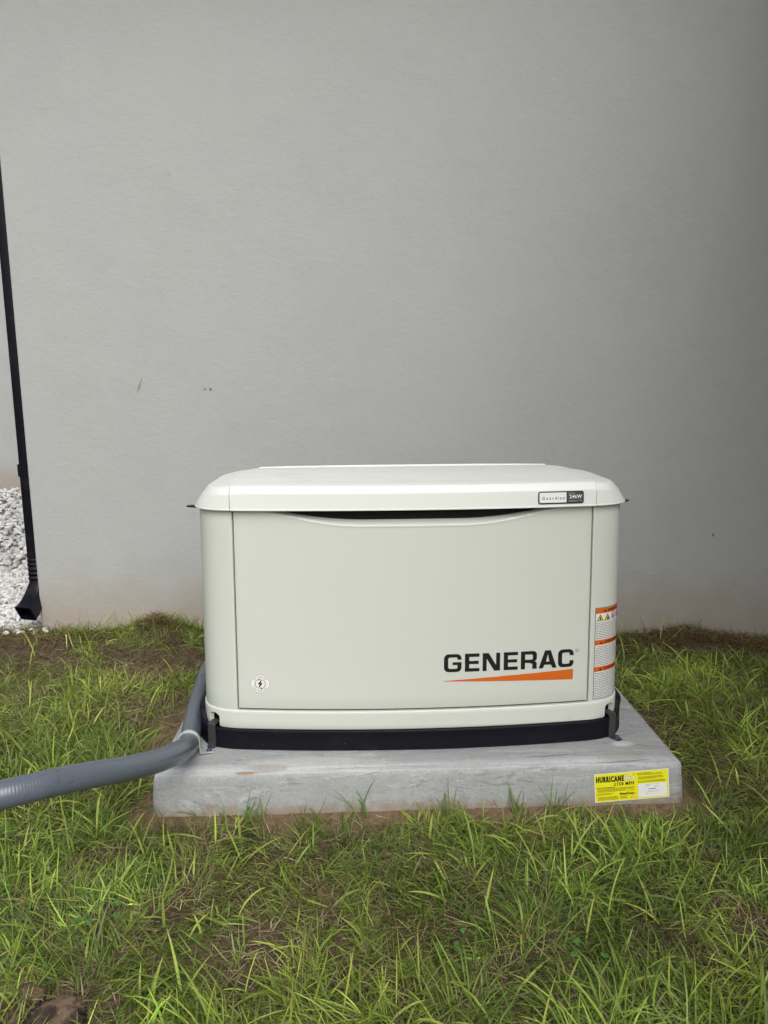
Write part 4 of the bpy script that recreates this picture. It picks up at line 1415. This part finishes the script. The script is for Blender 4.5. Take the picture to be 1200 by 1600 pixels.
a.build('badge', lid, lid_face, step=.01, eps=.0003, label='small black edged name badge near the right end').matrix_parent_inverse = Matrix.Identity(4)

# ---- warning label wrapping the right front corner
sW0 = s_at_x(.4935); sW1 = sW0 + .165
def wmap(u, v, d): return shell(sW0 + u, v, d + .0003)
a = Art(); z0, z1, Lw = .1190, .3830, .165
a.rect(0, INK, 0, z0, Lw, z1)
b = .0016
heads = ((.3665, .3810, 'WARNING'), (.2760, .2905, 'AVERTISSEMENT'), (.1985, .2130, 'ADVERTENCIA'))
a.rect(1, WHITE, b, z0 + b, Lw - b, z1 - b)
for k, (h0, h1, tx) in enumerate(heads):
    a.rect(2, ORANGE, b, h0, Lw - b, h1)
    wtx = (.050, .072, .066)[k]
    x0 = .040 - .010 * (k > 0)
    a.text(3, INK, tx, x0, h0 + .0035, .0078, w=wtx, bold=.03)
    a.poly(3, INK, [(x0 - .014, h0 + .003), (x0 - .004, h0 + .003), (x0 - .009, h0 + .0118)])
    a.rect(4, ORANGE, x0 - .0096, h0 + .0048, x0 - .0084, h0 + .0090)
for k, xc in enumerate((.0155, .0400)):
    a.poly(2, INK, [(xc - .0115, .3445), (xc + .0115, .3445), (xc, .3645)])
    a.poly(3, HAZY, [(xc - .0088, .3460), (xc + .0088, .3460), (xc, .3612)])
    if k == 0:
        a.disc(4, INK, xc, .3555, .0018, n=12); a.rect(4, INK, xc - .0020, .3475, xc + .0020, .3535)
    else:
        a.poly(4, INK, [(xc - .004, .348), (xc + .006, .3475), (xc + .0015, .3585), (xc - .001, .352)])
for xc in (.0640, .088, .112):
    a.disc(2, PURPLE, xc, .3545, .0105, .0080, 30)
    a.poly(2, INK, [(xc - .004, .349), (xc + .003, .348), (xc + .004, .352), (xc + .001, .359), (xc - .003, .358)])
    a.poly(3, PURPLE, [(xc - .0080, .3605), (xc - .0065, .3620), (xc + .0080, .3485), (xc + .0065, .3470)])
a.lines(2, GREYT, .0035, Lw - .004, .3415, .2925, 10, .0021, 21, .25)
a.lines(2, GREYT, .0035, Lw - .004, .2735, .2150, 12, .0021, 22, .3)
a.lines(2, GREYT, .0035, Lw - .004, .1965, .1225, 15, .0021, 23, .3)
a.build('warning_label', gen, wmap, step=.006, label='tall white safety label with three orange bands')

# ------------------------------------------------------------ conduit
def catmull(P, n):
    out = []
    P = [Vector(p) for p in P]
    Q = [P[0] * 2 - P[1]] + P + [P[-1] * 2 - P[-2]]
    for i in range(1, len(Q) - 2):
        for k in range(n):
            t = k / n
            p0, p1, p2, p3 = Q[i - 1:i + 3]
            out.append(.5 * ((2 * p1) + (-p0 + p2) * t + (2 * p0 - 5 * p1 + 4 * p2 - p3) * t * t + (-p0 + 3 * p1 - 3 * p2 + p3) * t ** 3))
    out.append(Q[-2])
    return out
def tube(bm, path, rad, seg=32, uvl=None, cap=True, closed=False):
    rings = []; L = 0; up = Vector((0, 0, 1)); Ls = []
    prevn = None
    for k, p in enumerate(path):
        d = (path[min(k + 1, len(path) - 1)] - path[max(k - 1, 0)]).normalized()
        if prevn is None: n_ = (up - d * up.dot(d)).normalized()
        else: n_ = (prevn - d * prevn.dot(d)).normalized()
        prevn = n_
        b_ = d.cross(n_)
        rings.append([bm.verts.new(p + n_ * (rad * math.cos(2 * PI * i / seg)) + b_ * (rad * math.sin(2 * PI * i / seg))) for i in range(seg)])
        if k: L += (p - path[k - 1]).length
        Ls.append(L)
    for k in range(len(rings) - 1):
        for i in range(seg):
            f = bm.faces.new((rings[k][i], rings[k][(i + 1) % seg], rings[k + 1][(i + 1) % seg], rings[k + 1][i]))
            if uvl is not None:
                for lp, (uu, vv) in zip(f.loops, ((Ls[k], i), (Ls[k], i + 1), (Ls[k + 1], i + 1), (Ls[k + 1], i))): lp[uvl].uv = (uu, vv / seg)
    if cap: bm.faces.new(rings[0][::-1]); bm.faces.new(rings[-1])
HR = .0275
HP = [(-.480, .820, .10), (-.600, .820, .035), (-.668, .75, .0275), (-.678, .65, .0275), (-.672, .553, .0275), (-.658, .392, .0275), (-.646, .28, .0275), (-.634, .185, .0280), (-.624, .115, .035), (-.614, .045, .056),
      (-.610, -.035, .087), (-.618, -.11, .113), (-.638, -.180, .136), (-.674, -.258, .164), (-.712, -.323, .190), (-.755, -.379, .209), (-.80, -.425, .220), (-.86, -.46, .224), (-1.00, -.50, .215), (-1.20, -.51, .15), (-1.45, -.46, .05), (-1.7, -.38, -.055), (-2.1, -.30, -.088), (-2.8, -.25, -.10), (-3.4, -.2, -.115)]
hose = empty('conduit', (-.603, .145, 0.0), 'thick grey flexible conduit curving off the pad and leaving at the left', 'conduit')
bm = bmesh.new(); uvl = bm.loops.layers.uv.new('UVMap')
tube(bm, catmull(HP, 14), HR, 36, uvl)
from_bm('conduit_tube', bm, CONDUIT, hose, True)

# zinc strap over the conduit, one foot on the pad
clamp = empty('pipe_strap', (-.603, .150, 0.0), 'shiny zinc strap holding the grey conduit down on the pad', 'pipe strap')
cc = Vector((-.6250, .118, .0345)); dv = Vector((.14, -.96, .16)).normalized()
sv = Vector((1, .13, 0)).normalized(); uv_ = sv.cross(dv).normalized() * -1
if uv_.z < 0: uv_ = -uv_
bm = bmesh.new()
R0 = HR + .0012
prof = []
for k in range(25):
    an = math.radians(205 - k * (205 - 0) / 24)
    prof.append(sv * (R0 * math.cos(an)) + uv_ * (R0 * math.sin(an)))
# down the right side to the foot
prof += [sv * (R0 + .0002) + uv_ * (-.014), sv * (R0 + .001) + Vector((0, 0, -.0285)), sv * (R0 + .004) + Vector((0, 0, -.0322)), sv * (R0 + .038) + Vector((0, 0, -.0325))]
def strap_w(k): return .0125 if k < 26 else .0170
rings = []
for k, p in enumerate(prof):
    w = strap_w(k)
    if k == len(prof) - 1: w = .0120
    nrm = (prof[min(k + 1, len(prof) - 1)] - prof[max(k - 1, 0)]).cross(dv).normalized()
    if k < 25 and nrm.dot(p) < 0: nrm = -nrm
    if k >= 25: nrm = (nrm if nrm.dot(Vector((1, 0, 1))) > 0 else -nrm)
    cols = []
    for t, rise in ((-1, 0), (-.55, .0003), (-.30, .0017), (.30, .0017), (.55, .0003), (1, 0)):
        rr = rise if k < 26 else 0
        cols.append(cc + p + dv * (w * t) + nrm * (.0014 + rr))
    cols2 = [cc + p + dv * (w * t) for t in (1, -1)]
    rings.append([bm.verts.new(q) for q in cols + cols2])
for r1, r2 in zip(rings, rings[1:]):
    for i in range(8): bm.faces.new((r1[i], r1[(i + 1) % 8], r2[(i + 1) % 8], r2[i]))
bm.faces.new(rings[0]); bm.faces.new(rings[-1][::-1])
st = from_bm('strap', bm, ZINC, clamp, True); auto_smooth(st, 35)
fc = cc + sv * (R0 + .024)
bm = bmesh.new()
bmesh.ops.create_cone(bm, cap_ends=True, segments=24, radius1=.0080, radius2=.0078, depth=.0016, matrix=Matrix.Translation((fc.x, fc.y, .0052)))
bmesh.ops.create_cone(bm, cap_ends=True, segments=6, radius1=.0056, radius2=.0052, depth=.005, matrix=Matrix.Translation((fc.x, fc.y, .0085)))
o = from_bm('bolt', bm, BOLTM, clamp)
md = o.modifiers.new('b', 'BEVEL'); md.width = .0007; md.segments = 2

# ------------------------------------------------------------ loose clods and the pale stick
def clod(loc, r, seed, label, name='soil_clod', sq=.6):
    bm = bmesh.new()
    bmesh.ops.create_icosphere(bm, subdivisions=5, radius=1)
    x0 = seed * 3.7
    for v in bm.verts:
        p = v.co
        d = 1 + .75 * (float(fbm(p.x + x0 + p.z * .7, p.y - p.z * .9, .9, 4)) - .5) + .28 * (float(vnoise(p.x * 1.3 + p.z + x0, p.y + p.z * 1.1, .16)) - .5) + .30 * (float(vnoise(p.x + p.z * .8 + x0, p.y - p.z, .07)) - .5) + .14 * (random.random() - .5)
        v.co = Vector((p.x * d * r * 1.25, p.y * d * r, p.z * d * r * sq)) + Vector(loc)
    me = bpy.data.meshes.new(name); bm.to_mesh(me); bm.free()
    n = len(me.vertices)
    co = np.empty(n * 3); me.vertices.foreach_get('co', co); co = co.reshape(-1, 3)
    c = np.array([(.036, .025, .019)]) * (.55 + 1.1 * fbm(co[:, 0] + co[:, 2], co[:, 1], .02, 3, seed)[:, None])
    c = c + np.array([(.10, .068, .045)]) * sst(.58, .75, fbm(co[:, 0] - co[:, 2], co[:, 1], .045, 2, seed + 5))[:, None]
    at = me.color_attributes.new('Col', 'FLOAT_COLOR', 'POINT')
    cc4 = np.ones((n, 4), np.float32); cc4[:, :3] = c; at.data.foreach_set('color', cc4.ravel())
    o = link_mesh(name, me, CLOD, None, True)
    tag(o, label, 'soil clod')
    return o
def gz(x, y): return float(g_height(x, y))
clod((-.705, -.615, gz(-.705, -.615) + .010), .038, 1, 'large crumbly brown clod of soil at the bottom left of the lawn')
clod((-.775, -.560, gz(-.775, -.560) - .002), .024, 2, 'small dark clod of soil just left of the large brown clod')
clod((-1.372, 1.235, gz(-1.372, 1.235) + .006), .026, 3, 'dark wet clod of soil near the foot of the wall beside the pale stick')

bm = bmesh.new()
b0 = Vector((-1.395, 1.255, gz(-1.395, 1.255) - .01))
tube(bm, [b0, b0 + Vector((.001, 0, .03)), b0 + Vector((.002, -.001, .060)), b0 + Vector((.001, -.002, .072))], .0026, 8)
stk = from_bm('stick', bm, m_plain('stick_pale', (.62, .52, .33), .7), None, True)
tag(stk, 'short pale stick standing upright in the soil near the wall', 'stick')
